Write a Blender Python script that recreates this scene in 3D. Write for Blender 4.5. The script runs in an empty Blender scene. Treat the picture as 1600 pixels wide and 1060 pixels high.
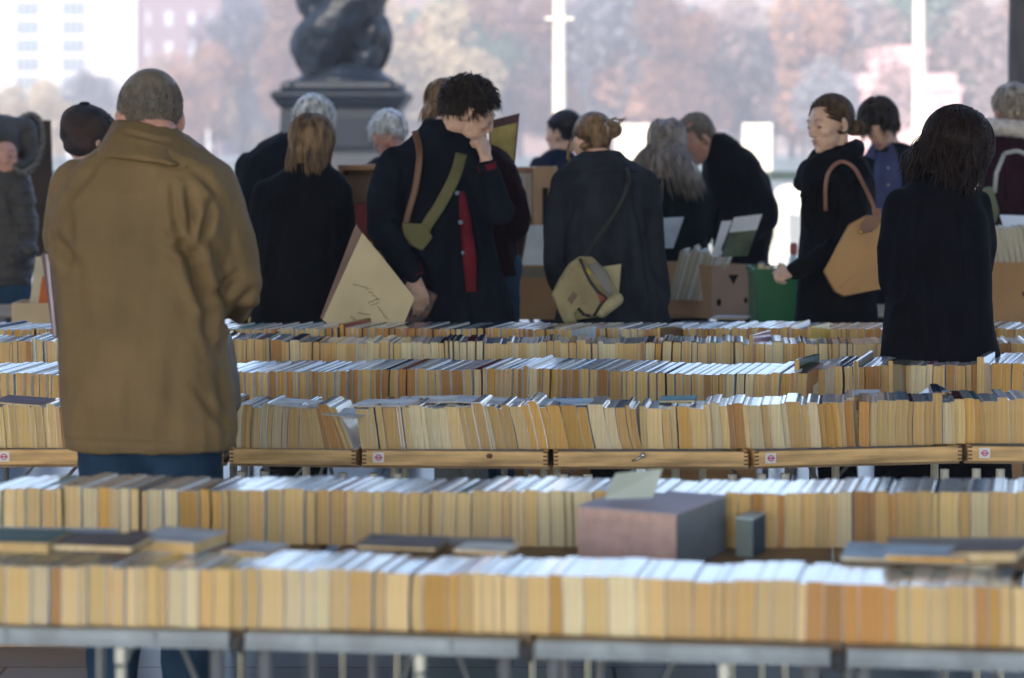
import bpy, bmesh, math, random
import numpy as np
from mathutils import Vector, Matrix, Euler, noise
random.seed(7)
scene = bpy.context.scene
COL = scene.collection
R = math.radians
# ------------------------------------------------------------ camera, world, sun, exposure
F = 1600*80/36.0; CH = 1.6
cam_d = bpy.data.cameras.new('camera'); cam = bpy.data.objects.new('camera', cam_d); COL.objects.link(cam)
cam_d.lens = 80; cam_d.sensor_width = 36; cam_d.sensor_fit = 'HORIZONTAL'
cam.location = (0, 0, CH); cam.rotation_euler = (R(90), 0, 0)
cam_d.shift_y = -330/1600
cam_d.clip_start = 0.1; cam_d.clip_end = 6000
cam_d.dof.use_dof = True; cam_d.dof.focus_distance = 7.0; cam_d.dof.aperture_fstop = 2.8
scene.camera = cam
SUN_EL, SUN_AZ = 33, 205          # azimuth clockwise from +Y: behind the camera, a little to the left
world = bpy.data.worlds.new("World"); scene.world = world; world.use_nodes = True
wn = world.node_tree.nodes; wl = world.node_tree.links
bgn = wn['Background']; sky = wn.new('ShaderNodeTexSky'); sky.sky_type = 'NISHITA'
sky.sun_disc = False; sky.sun_elevation = R(SUN_EL); sky.sun_rotation = R(SUN_AZ)
sky.air_density = 1.0; sky.dust_density = 1.2; sky.ozone_density = 2.5
wl.new(sky.outputs[0], bgn.inputs[0]); bgn.inputs[1].default_value = 0.15
sd = bpy.data.lights.new('sun', 'SUN'); sun = bpy.data.objects.new('sun', sd); COL.objects.link(sun)
sd.energy = 3.6; sd.angle = R(0.5); sd.color = (1.0, 0.9, 0.78)
to_sun = Vector((math.sin(R(SUN_AZ))*math.cos(R(SUN_EL)), math.cos(R(SUN_AZ))*math.cos(R(SUN_EL)), math.sin(R(SUN_EL))))
sun.rotation_euler = to_sun.to_track_quat('Z', 'Y').to_euler(); sun.location = (0, -5, 20)
scene.view_settings.view_transform = 'Standard'; scene.view_settings.look = 'None'
scene.view_settings.gamma = 1; scene.view_settings.exposure = 1.62
try: scene.cycles.volume_bounces = 0; scene.cycles.max_bounces = 6
except Exception: pass

def W(u, v, d):
    return Vector(((u-800)/F*d, d, CH-(v-200)/F*d))
def zat(v, d): return CH-(v-200)/F*d
def pxm(d): return d/F            # metres per photo pixel at distance d

# ------------------------------------------------------------ materials
MATS = {}
def rgb(*c):
    return (c[0], c[1], c[2], 1)
def mat(name, col, rough=0.7, spec=0.4, metal=0.0, var=0.12, vscale=6.0, bump=0.0, bscale=60.0, col2=None, stretch=(1,1,1),
        sheen=0.0, emit=None, coat=0.0, objrand=0.0, detail=4):
    if name in MATS: return MATS[name]
    m = bpy.data.materials.new(name); m.use_nodes = True; N = m.node_tree.nodes; L = m.node_tree.links
    b = N['Principled BSDF']; b.inputs['Roughness'].default_value = rough; b.inputs['Metallic'].default_value = metal
    b.inputs['Specular IOR Level'].default_value = spec
    if sheen: b.inputs['Sheen Weight'].default_value = sheen; b.inputs['Sheen Roughness'].default_value = 0.5
    if coat: b.inputs['Coat Weight'].default_value = coat; b.inputs['Coat Roughness'].default_value = 0.12
    tc = N.new('ShaderNodeTexCoord'); mp = N.new('ShaderNodeMapping'); mp.inputs['Scale'].default_value = stretch
    L.new(tc.outputs['Object'], mp.inputs['Vector'])
    nz = N.new('ShaderNodeTexNoise'); nz.inputs['Scale'].default_value = vscale; nz.inputs['Detail'].default_value = detail
    L.new(mp.outputs[0], nz.inputs['Vector'])
    mx = N.new('ShaderNodeMix'); mx.data_type = 'RGBA'
    c2 = col2 or tuple(max(0, x*(1-2.2*var)) for x in col[:3])
    c1 = col if col2 else tuple(min(1, x*(1+var)) for x in col[:3])
    mx.inputs[6].default_value = rgb(*c1); mx.inputs[7].default_value = rgb(*c2)
    rp = N.new('ShaderNodeMapRange'); rp.inputs[1].default_value = 0.35; rp.inputs[2].default_value = 0.68
    L.new(nz.outputs['Fac'], rp.inputs[0]); L.new(rp.outputs[0], mx.inputs[0])
    out = mx.outputs[2]
    if objrand:
        oi = N.new('ShaderNodeObjectInfo'); hs = N.new('ShaderNodeHueSaturation')
        mr = N.new('ShaderNodeMapRange'); mr.inputs[3].default_value = 1-objrand; mr.inputs[4].default_value = 1+objrand
        L.new(oi.outputs['Random'], mr.inputs[0]); L.new(mr.outputs[0], hs.inputs['Value']); L.new(out, hs.inputs['Color']); out = hs.outputs[0]
    L.new(out, b.inputs['Base Color'])
    if bump:
        n2 = N.new('ShaderNodeTexNoise'); n2.inputs['Scale'].default_value = bscale; n2.inputs['Detail'].default_value = 3
        L.new(mp.outputs[0], n2.inputs['Vector'])
        bp = N.new('ShaderNodeBump'); bp.inputs['Strength'].default_value = bump; bp.inputs['Distance'].default_value = 0.01
        L.new(n2.outputs['Fac'], bp.inputs['Height']); L.new(bp.outputs[0], b.inputs['Normal'])
    if emit:
        b.inputs['Emission Color'].default_value = rgb(*emit[:3]); b.inputs['Emission Strength'].default_value = emit[3]
    MATS[name] = m
    return m

# ------------------------------------------------------------ mesh collector
class MB:
    def __init__(s): s.v = []; s.f = []; s.mi = []; s.m = 0
    def add(s, vs, fs):
        o = len(s.v); s.v += [tuple(v) for v in vs]; s.f += [tuple(i+o for i in f) for f in fs]; s.mi += [s.m]*len(fs); return s
    def box(s, a, b, M=None):
        x0,y0,z0 = a; x1,y1,z1 = b
        vs = [Vector(p) for p in ((x0,y0,z0),(x1,y0,z0),(x1,y1,z0),(x0,y1,z0),(x0,y0,z1),(x1,y0,z1),(x1,y1,z1),(x0,y1,z1))]
        if M: vs = [M @ v for v in vs]
        return s.add(vs, [(0,3,2,1),(4,5,6,7),(0,1,5,4),(1,2,6,5),(2,3,7,6),(3,0,4,7)])
    def ring_tube(s, rings, cap=True):
        n = len(rings[0]); vs = [p for r in rings for p in r]; fs = []
        for k in range(len(rings)-1):
            for i in range(n):
                j = (i+1) % n; fs.append((k*n+i, k*n+j, (k+1)*n+j, (k+1)*n+i))
        if cap: fs.append(tuple(range(n-1, -1, -1))); fs.append(tuple((len(rings)-1)*n+i for i in range(n)))
        return s.add(vs, fs)
    def tube(s, pts, rs, n=10, cap=True, flat=1.0):
        pts = [Vector(p) for p in pts]
        if not hasattr(rs, '__len__'): rs = [rs]*len(pts)
        rings = []; up = None
        for k, p in enumerate(pts):
            t = (pts[min(k+1, len(pts)-1)]-pts[max(k-1, 0)])
            if t.length < 1e-9: t = Vector((0,0,1))
            t.normalize()
            if up is None:
                up = Vector((0,1,0)) if abs(t.y) < .9 else Vector((1,0,0))
            a = (up - t*up.dot(t)); 
            if a.length < 1e-6: a = t.orthogonal()
            a.normalize(); up = a; b = t.cross(a)
            rings.append([p + (a*math.cos(2*math.pi*i/n)*flat + b*math.sin(2*math.pi*i/n))*rs[k] for i in range(n)])
        return s.ring_tube(rings, cap)
    def ell(s, c, r, M=None, nu=14, nv=9):
        c = Vector(c); rings = []
        for j in range(1, nv):
            ph = math.pi*j/nv - math.pi/2
            ring = []
            for i in range(nu):
                th = 2*math.pi*i/nu
                p = Vector((r[0]*math.cos(ph)*math.cos(th), r[1]*math.cos(ph)*math.sin(th), r[2]*math.sin(ph)))
                ring.append(c + (M @ p if M else p))
            rings.append(ring)
        return s.ring_tube(rings)
    def cap(s, a, b, ra, rb, n=12):
        s.tube([a, b], [ra, rb], n); s.ell(a, (ra,)*3, None, n, 8); s.ell(b, (rb,)*3, None, n, 8); return s
    def prism(s, poly, y0, y1):      # poly: (x,z) list
        n = len(poly); vs = [(x,y0,z) for x,z in poly]+[(x,y1,z) for x,z in poly]
        fs = [tuple(range(n)), tuple(range(2*n-1, n-1, -1))]+[((i+1)%n, i, n+i, n+(i+1)%n) for i in range(n)]
        return s.add(vs, fs)
    def lathe(s, prof, c=(0,0,0), n=20, sx=1, sy=1):
        return s.ring_tube([[Vector((c[0]+r*sx*math.cos(2*math.pi*i/n), c[1]+r*sy*math.sin(2*math.pi*i/n), c[2]+z)) for i in range(n)] for r, z in prof])
    def mesh(s, name):
        me = bpy.data.meshes.new(name); me.from_pydata(s.v, [], s.f); me.update(); return me
    def build(s, name, mats, parent=None, smooth=False, bevel=0, loc=None, fixn=True):
        me = s.mesh(name); ms = mats if isinstance(mats, (list, tuple)) else [mats]
        for m in ms: me.materials.append(m)
        if len(ms) > 1: me.polygons.foreach_set('material_index', s.mi)
        o = bpy.data.objects.new(name, me); COL.objects.link(o)
        if fixn:
            bm = bmesh.new(); bm.from_mesh(me); bmesh.ops.recalc_face_normals(bm, faces=bm.faces)
            if bevel:
                bmesh.ops.bevel(bm, geom=list(bm.edges), offset=bevel, segments=2, profile=.6, affect='EDGES', clamp_overlap=True)
            bm.to_mesh(me); bm.free()
        if smooth: me.polygons.foreach_set('use_smooth', [True]*len(me.polygons))
        if loc: o.location = loc
        if parent: o.parent = parent
        return o
def tag(o, label=None, cat=None, group=None, kind=None):
    if label: o['label'] = label
    if cat: o['category'] = cat
    if group: o['group'] = group
    if kind: o['kind'] = kind
    return o
def thing(name, label, cat, loc=(0,0,0), rz=0, group=None):
    o = bpy.data.objects.new(name, None); COL.objects.link(o); o.location = loc; o.rotation_euler = (0,0,rz); o.empty_display_size = .1
    return tag(o, label, cat, group)
def copy_tree(o, parent=None):
    c = o.copy(); COL.objects.link(c); c.parent = parent
    for ch in list(o.children): copy_tree(ch, c)
    return c
def spline(pts, n=5):
    pts = [Vector(p) for p in pts]; out = []; P = [2*pts[0]-pts[1]]+pts+[2*pts[-1]-pts[-2]]
    for i in range(1, len(P)-2):
        for k in range(n):
            t = k/n; a, b, c, d = P[i-1:i+3]
            out.append(.5*((2*b)+(c-a)*t+(2*a-5*b+4*c-d)*t*t+(3*b-a-3*c+d)*t**3))
    return out+[pts[-1]]
ORD = 'zero first second third fourth fifth sixth seventh eighth ninth tenth eleventh twelfth thirteenth fourteenth fifteenth sixteenth seventeenth eighteenth nineteenth'.split()
TENS = {2:'twenty',3:'thirty',4:'forty',5:'fifty',6:'sixty',7:'seventy',8:'eighty',9:'ninety'}
def ordinal(n):
    if n < 20: return ORD[n]
    if n >= 100: return 'hundred-and-'+ordinal(n-100) if n > 100 else 'hundredth'
    return (TENS[n//10]+'-'+ORD[n%10]) if n % 10 else TENS[n//10][:-1]+'ieth'
# ============================================================ setting
def paving():
    m = bpy.data.materials.new('paving'); m.use_nodes = True; N = m.node_tree.nodes; L = m.node_tree.links; b = N['Principled BSDF']
    tc = N.new('ShaderNodeTexCoord'); br = N.new('ShaderNodeTexBrick'); br.inputs['Scale'].default_value = 1.0
    br.inputs['Brick Width'].default_value = .6; br.inputs['Row Height'].default_value = .45; br.inputs['Mortar Size'].default_value = .006
    br.inputs['Color1'].default_value = (.36,.40,.45,1); br.inputs['Color2'].default_value = (.28,.32,.37,1); br.inputs['Mortar'].default_value = (.07,.07,.075,1)
    nz = N.new('ShaderNodeTexNoise'); nz.inputs['Scale'].default_value = 3; nz.inputs['Detail'].default_value = 6
    mx = N.new('ShaderNodeMix'); mx.data_type = 'RGBA'; mx.blend_type = 'MULTIPLY'; mx.inputs[0].default_value = .35
    L.new(tc.outputs['Object'], br.inputs['Vector']); L.new(tc.outputs['Object'], nz.inputs['Vector'])
    L.new(br.outputs['Color'], mx.inputs[6]); L.new(nz.outputs['Color'], mx.inputs[7]); L.new(mx.outputs[2], b.inputs['Base Color'])
    b.inputs['Roughness'].default_value = .30
    return m
PAVE = paving()
tag(MB().box((-160,-60,-.4),(160,27,0)).build('promenade', PAVE), kind='structure')
wm = mat('river_water', (.05,.09,.10), rough=.16, spec=.6, bump=.6, bscale=.8, stretch=(.4,1,1), var=.1)
tag(MB().box((-700,27.5,-6),(700,214,-5)).build('river', wm), kind='structure')
tag(MB().box((-900,214,-6),(900,2500,-2.0)).build('far_bank_ground', mat('far_ground', (.22,.21,.2), .9)), kind='structure')
STONE = mat('granite', (.36,.34,.32), .8, bump=.3, bscale=8, vscale=1.2)
tag(MB().box((-300,212.5,-5.2),(300,214.4,-1.6)).box((-300,212.2,-1.598),(300,214.6,-1.3)).build('embankment_wall', mat('wet_stone', (.10,.14,.15), .7, var=.2, vscale=.6), None),
    'long grey stone embankment wall along the far side of the river', 'wall')

# bridge the market stands under: a concrete deck with ribs on two piers
CONC = mat('concrete', (.34,.33,.31), .85, vscale=1.0, bump=.3, bscale=12)
br = thing('bridge', 'wide concrete bridge deck roofing the book market', 'bridge', (0,0,0))
d_ = MB(); d_.box((-60,-6.5,5.6),(60,9.6,7.2)); d_.build('deck', CONC, br)
r_ = MB()
for k in range(6): r_.box((-60,-5.6+2.8*k,5.1),(60,-5.2+2.8*k,5.598))
r_.build('rib', CONC, br)
for sx in (-1,1):
    MB().box((sx*17-.9,-6,.002),(sx*17+.9,9.2,5.098)).build('pier', CONC, br, bevel=.05)

# river parapet: pale stone wall with a dark iron rail on top
ps = thing('parapet', 'pale sunlit stone parapet with a dark rail along the river edge', 'wall', (0,26.2,0))
m = MB()
m.box((-60,-.18,0),(60,.18,.14))
for k in range(240):
    x = -60+.5*k
    m.box((x+.02,-.12,.14),(x+.48,.12,.86))
    m.ell((x+.25,0,.86),(.22,.11,.10), None, 10, 6)
m.build('stone_panel', mat('pale_stone', (.70,.68,.60), .8, var=.04), ps)
MB().box((-60,-.10,1.0),(60,.10,1.10)).build('rail', mat('dark_green_iron', (.03,.05,.045), .45, .5), ps)

# dolphin lamp standard -------------------------------------------------
IRON = mat('black_iron', (.004,.009,.017), rough=.5, spec=.28, var=.2, bump=.25, bscale=9)
D = 24.2; s_ = pxm(D)
ls = thing('lamp_standard', 'ornate black iron lamp standard with twined fish on a square plinth', 'lamp', ((537-800)*s_, D, 0))
def ringsq(h, z): return [Vector((-h,-h,z)),Vector((h,-h,z)),Vector((h,h,z)),Vector((-h,h,z))]
pl = MB(); hz = lambda v: zat(v, D)
pl.ring_tube([ringsq(h, z) for h, z in ((.80,0),(.80,.25),(.72,.30),(.70,hz(265)),(.665,hz(252)),(.63,hz(240)),(.61,hz(170)),(.65,hz(166)),(.66,hz(163)),(.68,hz(158)),(.71,hz(152)),(.71,hz(147)),(.66,hz(143)))])
pl.box((-.42,-.635,hz(236)),(.42,-.60,hz(176))); pl.box((-.34,-.655,hz(230)),(.34,-.63,hz(182)))
pl.build('plinth', IRON, ls, bevel=.012)
st = MB()
st.ring_tube([ringsq(h, z) for h, z in ((.60,hz(143)),(.62,hz(138)),(.60,hz(131)),(.50,hz(127)))])
st.lathe([(.54,hz(130)),(.52,hz(124)),(.45,hz(118)),(.40,hz(110)),(.30,hz(100))], n=24)
for sx in (-.52,.52):
    for sy in (-.52,.52): st.lathe([(.09,hz(143)),(.11,hz(138)),(.10,hz(131)),(.05,hz(128))], (sx,sy,0), 12)
st.build('stepped_base', IRON, ls, smooth=False)
fish = MB()
for k in range(2):      # two thick fish bodies winding up the shaft, heads down on the base
    ph = math.pi*k+.5
    P, Q = [], []
    for i in range(40):
        t = i/39; a = ph + t*2*math.pi*.95
        rad = .30*(1-t)**.6+.10+.06*math.sin(t*9+k); z = hz(98)+t*2.5
        P.append(Vector((rad*math.cos(a), rad*math.sin(a), z))); Q.append((.27*(1-t)**.7+.07)*(1+.18*math.sin(t*14+k*2)))
    fish.tube(P, Q, 16)
for k, (a, sgn) in enumerate(((math.pi*1.12,1),(math.pi*1.84,-1),(math.pi*.5,1))):
    c = Vector((.40*math.cos(a), .40*math.sin(a), hz(100))); dr = Vector((math.cos(a), math.sin(a), 0)); side = Vector((-dr.y, dr.x, 0))
    fish.ell(c+Vector((0,0,.05)), (.22,.20,.20)); fish.ell(c+Vector((0,0,.30)), (.20,.19,.17))
    fish.cap(c+Vector((0,0,.0)), c+dr*.20+Vector((0,0,-.02)), .12, .05)        # upper jaw
    fish.cap(c+Vector((0,0,-.12)), c+dr*.22+Vector((0,0,-.17)), .07, .04)        # lower jaw
    fish.cap(c+Vector((0,0,.12))-side*.12, c+Vector((0,0,.12))+side*.12+dr*.08, .07, .07)          # brow
    for q in (-1,1):
        fish.ell(c+side*q*.12+dr*.10+Vector((0,0,.06)), (.05,.05,.05))
        fish.tube([c+side*q*.10+Vector((0,0,-.08)), c+side*q*.26+dr*.02+Vector((0,0,-.12)), c+side*q*.40+dr*.06+Vector((0,0,-.19))], [.10,.07,.02], 8, flat=.4)
fish.ell((.02,-.05,hz(75)), (.36,.34,.34)); fish.ell((.12,-.12,hz(48)), (.36,.30,.26), Euler((0,R(-28),0)).to_matrix()); fish.ell((-.02,-.02,hz(15)), (.52,.42,.38), Euler((0,R(20),0)).to_matrix()); fish.ell((0.02,0,hz(-25)), (.52,.46,.44)); fish.ell((-.10,-.1,hz(-8)), (.40,.36,.30), Euler((0,R(35),0)).to_matrix())
fish.tube([(-.30,-.22,hz(52)),(-.44,-.26,hz(62)),(-.48,-.30,hz(84)),(-.40,-.36,hz(104)),(-.22,-.38,hz(118))],[.07,.11,.10,.09,.05],10)
fish.tube([(-.36,-.28,hz(20)),(-.10,-.40,hz(38)),(.20,-.36,hz(60)),(.40,-.24,hz(88)),(.56,-.24,hz(116))],[.08,.10,.10,.09,.03],10)
fish.tube([(.44,-.1,hz(36)),(.52,-.1,hz(60)),(.50,-.1,hz(90)),(.42,-.2,hz(112))],[.05,.08,.09,.06],10)
fish.tube([(-.34,-.3,hz(8)),(-.10,-.44,hz(20)),(.16,-.40,hz(14)),(.36,-.26,hz(-6))],[.04,.05,.05,.03],8)
me_ = fish.mesh('t'); tmp = bpy.data.objects.new('t', me_); COL.objects.link(tmp)
md = tmp.modifiers.new('r', 'REMESH'); md.mode = 'VOXEL'; md.voxel_size = .018; md = tmp.modifiers.new('s', 'SMOOTH'); md.iterations = 2; bpy.context.view_layer.update()
out = bpy.data.meshes.new_from_object(tmp.evaluated_get(bpy.context.evaluated_depsgraph_get())); bpy.data.objects.remove(tmp)
nl_ = [Vector(q.vector) for q in out.vertex_normals]
for i_, v_ in enumerate(out.vertices):      # scales and folds cast into the metal
    c_ = v_.co.copy(); kx = .66+.30*max(0, min(1, (c_.z-hz(105))/(hz(5)-hz(105)))); v_.co = Vector((c_.x*kx,c_.y*kx,c_.z))+nl_[i_]*(.022*noise.noise(c_*7)+.012*abs(noise.noise(Vector((c_.x*16,c_.y*16,c_.z*24)))))
out.polygons.foreach_set('use_smooth', [True]*len(out.polygons)); out.materials.append(IRON)
o_ = bpy.data.objects.new('twined_fish', out); COL.objects.link(o_); o_.parent = ls
sh = MB(); sh.lathe([(.12,hz(-60)),(.10,4.6),(.07,6.0),(.16,6.05),(.16,6.15),(.10,6.2)], n=16); sh.build('column', IRON, ls)
gl = MB(); gl.ell((0,0,6.45),(.26,.26,.27)); gl.build('globe', mat('opal_glass', (.8,.8,.78), .2), ls, smooth=True)

# two white poles by the parapet ------------------------------------------
WHITE = mat('white_paint', (.70,.64,.54), .5, var=.03)
def pole(u, D, w, label, arm=None):
    s = pxm(D); t = thing('flagpole', label, 'pole', ((u-800)*s, D, 0), group=None)
    MB().lathe([(w*.9,0),(w*.9,.25),(w*.62,.32),(w*.5,3),(w*.42,9),(w*.3,9.2)], n=14).build('mast', WHITE, t, smooth=True)
    MB().lathe([(w*.3,9.2),(w*.6,9.3),(w*.6,9.42),(w*.2,9.5)], n=12).build('finial', WHITE, t, smooth=True)
    if arm:
        z = zat(arm, D); MB().tube([(-22*s,0,z),(22*s,0,z)], .020, 8).box((-.07,-.07,z-.035),(.07,.07,z+.035)).build('crossbar', WHITE, t)
pole(874, 25.2, .135, 'white sunlit pole with a short crossbar near its top, left of the other pole', 30)
pole(1436, 25.2, .135, 'plain white sunlit pole without crossbar in front of the pink stone building')
def board(u0, u1, v0, v1, D, label):
    s = pxm(D); t = thing('notice_board', label, 'sign', (((u0+u1)/2-800)*s, D, 0))
    w = (u1-u0)/2*s; z0, z1 = zat(v1, D), zat(v0, D)
    MB().box((-w,-.03,z0),(w,.03,z1)).build('panel', WHITE, t, bevel=.006)
    for q in (-1,1): MB().box((q*(w-.05)-.025,.031,0),(q*(w-.05)+.025,.08,z1-.02)).build('post', mat('grey_post', (.3,.3,.3), .5), t)
board(962, 1050, 194, 278, 24.6, 'broad blank white board behind the woman with clipped-up hair')
board(1160, 1206, 193, 268, 24.6, 'narrow blank white board right of the stooping bald man')

# the tree by the right edge
BARK = mat('bark', (.09,.08,.075), .9, bump=1.0, bscale=14, stretch=(1,1,.3), vscale=9)
LEAF = [mat('leaf_%s' % n, c, .6, var=.25, vscale=3) for n, c in (('rust',(.38,.21,.13)),('gold',(.40,.31,.17)),('green',(.14,.20,.14)),('brown',(.31,.22,.18)),('grey',(.25,.25,.27)))]
def crown(mb, c, rx, rz, n, size, rnd):
    cl = [(Vector((rnd.uniform(-1,1),rnd.uniform(-1,1),rnd.uniform(-1,1)))*.62, rnd.uniform(.3,.55)) for _ in range(9)]
    for _ in range(n):
        q, rr = rnd.choice(cl)
        g = Vector((rnd.gauss(0,1),rnd.gauss(0,1),rnd.gauss(0,1))); g.normalize(); g *= rr*rnd.uniform(.5,1.05)
        p = q+g; p = Vector((p.x*rx, p.y*rx, p.z*rz))+Vector(c)
        a = Vector((rnd.gauss(0,1),rnd.gauss(0,1),rnd.gauss(0,1))).normalized(); b = a.orthogonal().normalized(); sz = size*rnd.uniform(.5,1.3)
        mb.add([p-a*sz-b*sz*.6, p+a*sz-b*sz*.5, p+a*sz*.8+b*sz*.6, p-a*sz*.9+b*sz*.5], [(0,1,2,3)])
def limbs(mb, h, r, top, rx, rnd, n=6):
    mb.tube([(0,0,0),(rnd.uniform(-.1,.1)*r*4,0,h*.5),(0,0,h),(0,0,h+(top-h)*.6)], [r*1.25,r,r*.8,r*.25], 9)
    for k in range(n):
        a = rnd.uniform(0, 6.28); z0 = h*rnd.uniform(.75,1.1); L = rx*rnd.uniform(.5,.85)
        mb.tube([(0,0,z0),(L*.5*math.cos(a),L*.5*math.sin(a),z0+(top-h)*.25),(L*math.cos(a),L*math.sin(a),z0+(top-h)*rnd.uniform(.4,.7))],[r*.5,r*.3,r*.08],6)
rnd = random.Random(3)
D = 15.0; t = thing('plane_tree', 'dark rough tree trunk cut by the right edge of the photo', 'tree', ((1607-800)*pxm(D), D, 0))
tb = MB(); limbs(tb, 4.2, .11, 8.5, 3.0, rnd, 7); tb.build('trunk', BARK, t, smooth=True)
tb = MB(); crown(tb, (0,0,7.2), 3.0, 2.0, 1800, .07, rnd); tb.build('crown', LEAF[1], t, fixn=False)

# far bank trees ----------------------------------------------------------
protos = []
for k in range(6):
    rr = random.Random(20+k); root = thing('far_tree', 'tree', 'tree', (0,0,0), 0, 'autumn trees on the far bank')
    rx = rr.uniform(4.6,6.2); top = rr.uniform(13,16); h = rr.uniform(2.8,3.8)
    b_ = MB(); limbs(b_, h, .32, top, rx, rr, 7); b_.build('trunk', BARK, root)
    c_ = MB(); crown(c_, (0,0,(h+top)/2+.2), rx, (top-h)/2+1.2, 8000, .21, rr); c_.build('crown', LEAF[(0,2,1,3,4,0)[k]], root, fixn=False)
    protos.append(root)
KN = ['rust-red','green','golden','brown','bare greyish','rust-red']
used = [False]*6
spec = []
rr = random.Random(11)
for u in range(20, 1700, 62): spec.append((u+rr.uniform(-14,14), rr.uniform(217,226)))
for u in range(-10, 1700, 90): spec.append((u+rr.uniform(-20,20), rr.uniform(232,246)))
spec.sort()
cnt = {}
for i, (u, D) in enumerate(spec):
    k = rr.choice([0,0,2,3,4,1,4,5]); sc = rr.uniform(.85,1.15)
    if u < 210: k = rr.choice([2,2,4]); sc = .50+.09*rr.random()
    elif u < 340: sc = .62+.1*rr.random(); k = rr.choice([0,3,4])
    if used[k]: o = copy_tree(protos[k])
    else: o = protos[k]; used[k] = True
    o.location = ((u-800)*pxm(D), D, -2.0); o.scale = (sc,sc,sc); o.rotation_euler.z = rr.uniform(0,6.28)
    rowname = 'front' if D < 228 else 'rear'
    key = (rowname,); cnt[key] = cnt.get(key, 0)+1
    o['label'] = '%s hazy autumn tree, %s from the left in the %s row across the river' % (KN[k], ordinal(cnt[key]), rowname)
for k in range(6):
    if not used[k]:
        for ch in list(protos[k].children): bpy.data.objects.remove(ch)
        bpy.data.objects.remove(protos[k])

# far buildings -------------------------------------------------------------
def facade(name, label, u0, u1, v0, D, depth, wall, win, cols, rows, ztop=None, roof=None, group=None):
    s = pxm(D); x0, x1 = (u0-800)*s, (u1-800)*s; zt = (ztop if ztop else zat(v0, D))+2.0
    t = thing(name, label, 'building', ((x0+x1)/2, D, -2.0), 0, group); w = (x1-x0)/2
    m = MB(); m.box((-w,0,.002),(w,depth,zt)); m.box((-w-.3,-.3,zt),(w+.3,depth+.3,zt+.6)); m.box((-w-.15,-.15,zt*.72),(w+.15,-.001,zt*.72+.4))
    m.build('wall', wall, t)
    if roof: MB().ring_tube([[Vector((-w,0,zt+.6)),Vector((w,0,zt+.6)),Vector((w,depth,zt+.6)),Vector((-w,depth,zt+.6))],[Vector((-w+3,3,zt+4)),Vector((w-3,3,zt+4)),Vector((w-3,depth-3,zt+4)),Vector((-w+3,depth-3,zt+4))]]).build('roof', roof, t)
    for (cx, cw) in cols:
        for (cz, chh) in rows:
            x = (cx-800)*s-(x0+x1)/2; hw = cw/2*s
            MB().box((x-hw,-.08,cz),(x+hw,-.003,cz+chh)).build('window', win, t)
    return t, s
GLS = mat('far_glass', (.10,.15,.18), .15, .6)
PALEGLS = mat('pale_blind', (.42,.43,.47), .5)
cols = [(u, 8) for u in (28,38,48,58,100,110,120,130,-40,-20)]+[(166, 5)]
facade('office_building', 'large white stone building with tall banks of windows at top left', -260, 213, -200, 300, 25,
       mat('portland_stone', (.66,.64,.61), .8, var=.03), GLS, cols, [(zat(200,300)+2+2.45*k, 2.0) for k in range(-1, 14)])
facade('apartment_block', 'mauve brick building with pale windows right of the white building', 218, 345, -120, 292, 20,
       mat('mauve_brick', (.20,.13,.14), .85, var=.1), PALEGLS, [(232,5),(264,12),(300,9),(330,6)], [(zat(230,292)+2+3.9*k, 1.8) for k in range(0, 8)], roof=mat('slate', (.08,.09,.11), .7))
facade('terrace_building', 'long brown brick building half hidden behind the rust-red trees', 352, 905, -60, 310, 25,
       mat('brown_brick', (.27,.17,.14), .85, var=.1), GLS, [(370+26*k, 9) for k in range(21)], [(3+3.6*k, 2.0) for k in range(6)], roof=mat('slate', (.08,.09,.11), .7))
facade('hotel_building', 'long buff stone building behind the trees right of centre', 912, 1800, -80, 318, 25,
       mat('buff_stone', (.34,.28,.25), .85, var=.1), GLS, [(930+27*k, 9) for k in range(30)], [(3+3.7*k, 2.1) for k in range(6)], roof=mat('slate', (.08,.09,.11), .7))
D = 208; s_ = pxm(D)
t = thing('monument', 'stepped pale pink stone building on the far bank behind the right pole', 'building', ((1426-800)*s_, 216.5, -2.0))
s_ = pxm(216.5); z = lambda v: zat(v, 216.5)+2.0; w = lambda a: a*s_
PK = mat('pink_stone', (.70,.44,.42), .8, var=.05)
m = MB(); m.box((w(-95),-1,.002),(w(95),8,z(142))); m.box((w(-101),-1.4,z(142)),(w(101),8.4,z(135))); m.box((w(-88),-1,z(135)),(w(90),8,z(116)))
m.build('lower_storey', PK, t)
m = MB(); m.box((w(-46),0,z(116)+.002),(w(46),6,z(84))); m.box((w(-50),-.3,z(84)),(w(50),6.3,z(78))); m.box((w(-34),.3,z(78)+.002),(w(34),5,z(72))); m.build('upper_storey', PK, t)
for q in (-66,-33,0,33,66): MB().box((w(q-5),-1.12,z(190)),(w(q+5),-1.003,z(156))).build('window', mat('pink_window', (.3,.25,.28), .3), t)
m = MB()
for q in (-92,-50,-17,17,50,92): m.box((w(q-3),-1.35,.01),(w(q+3),-1.005,z(143)))
m.build('pilaster', PK, t)
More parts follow.
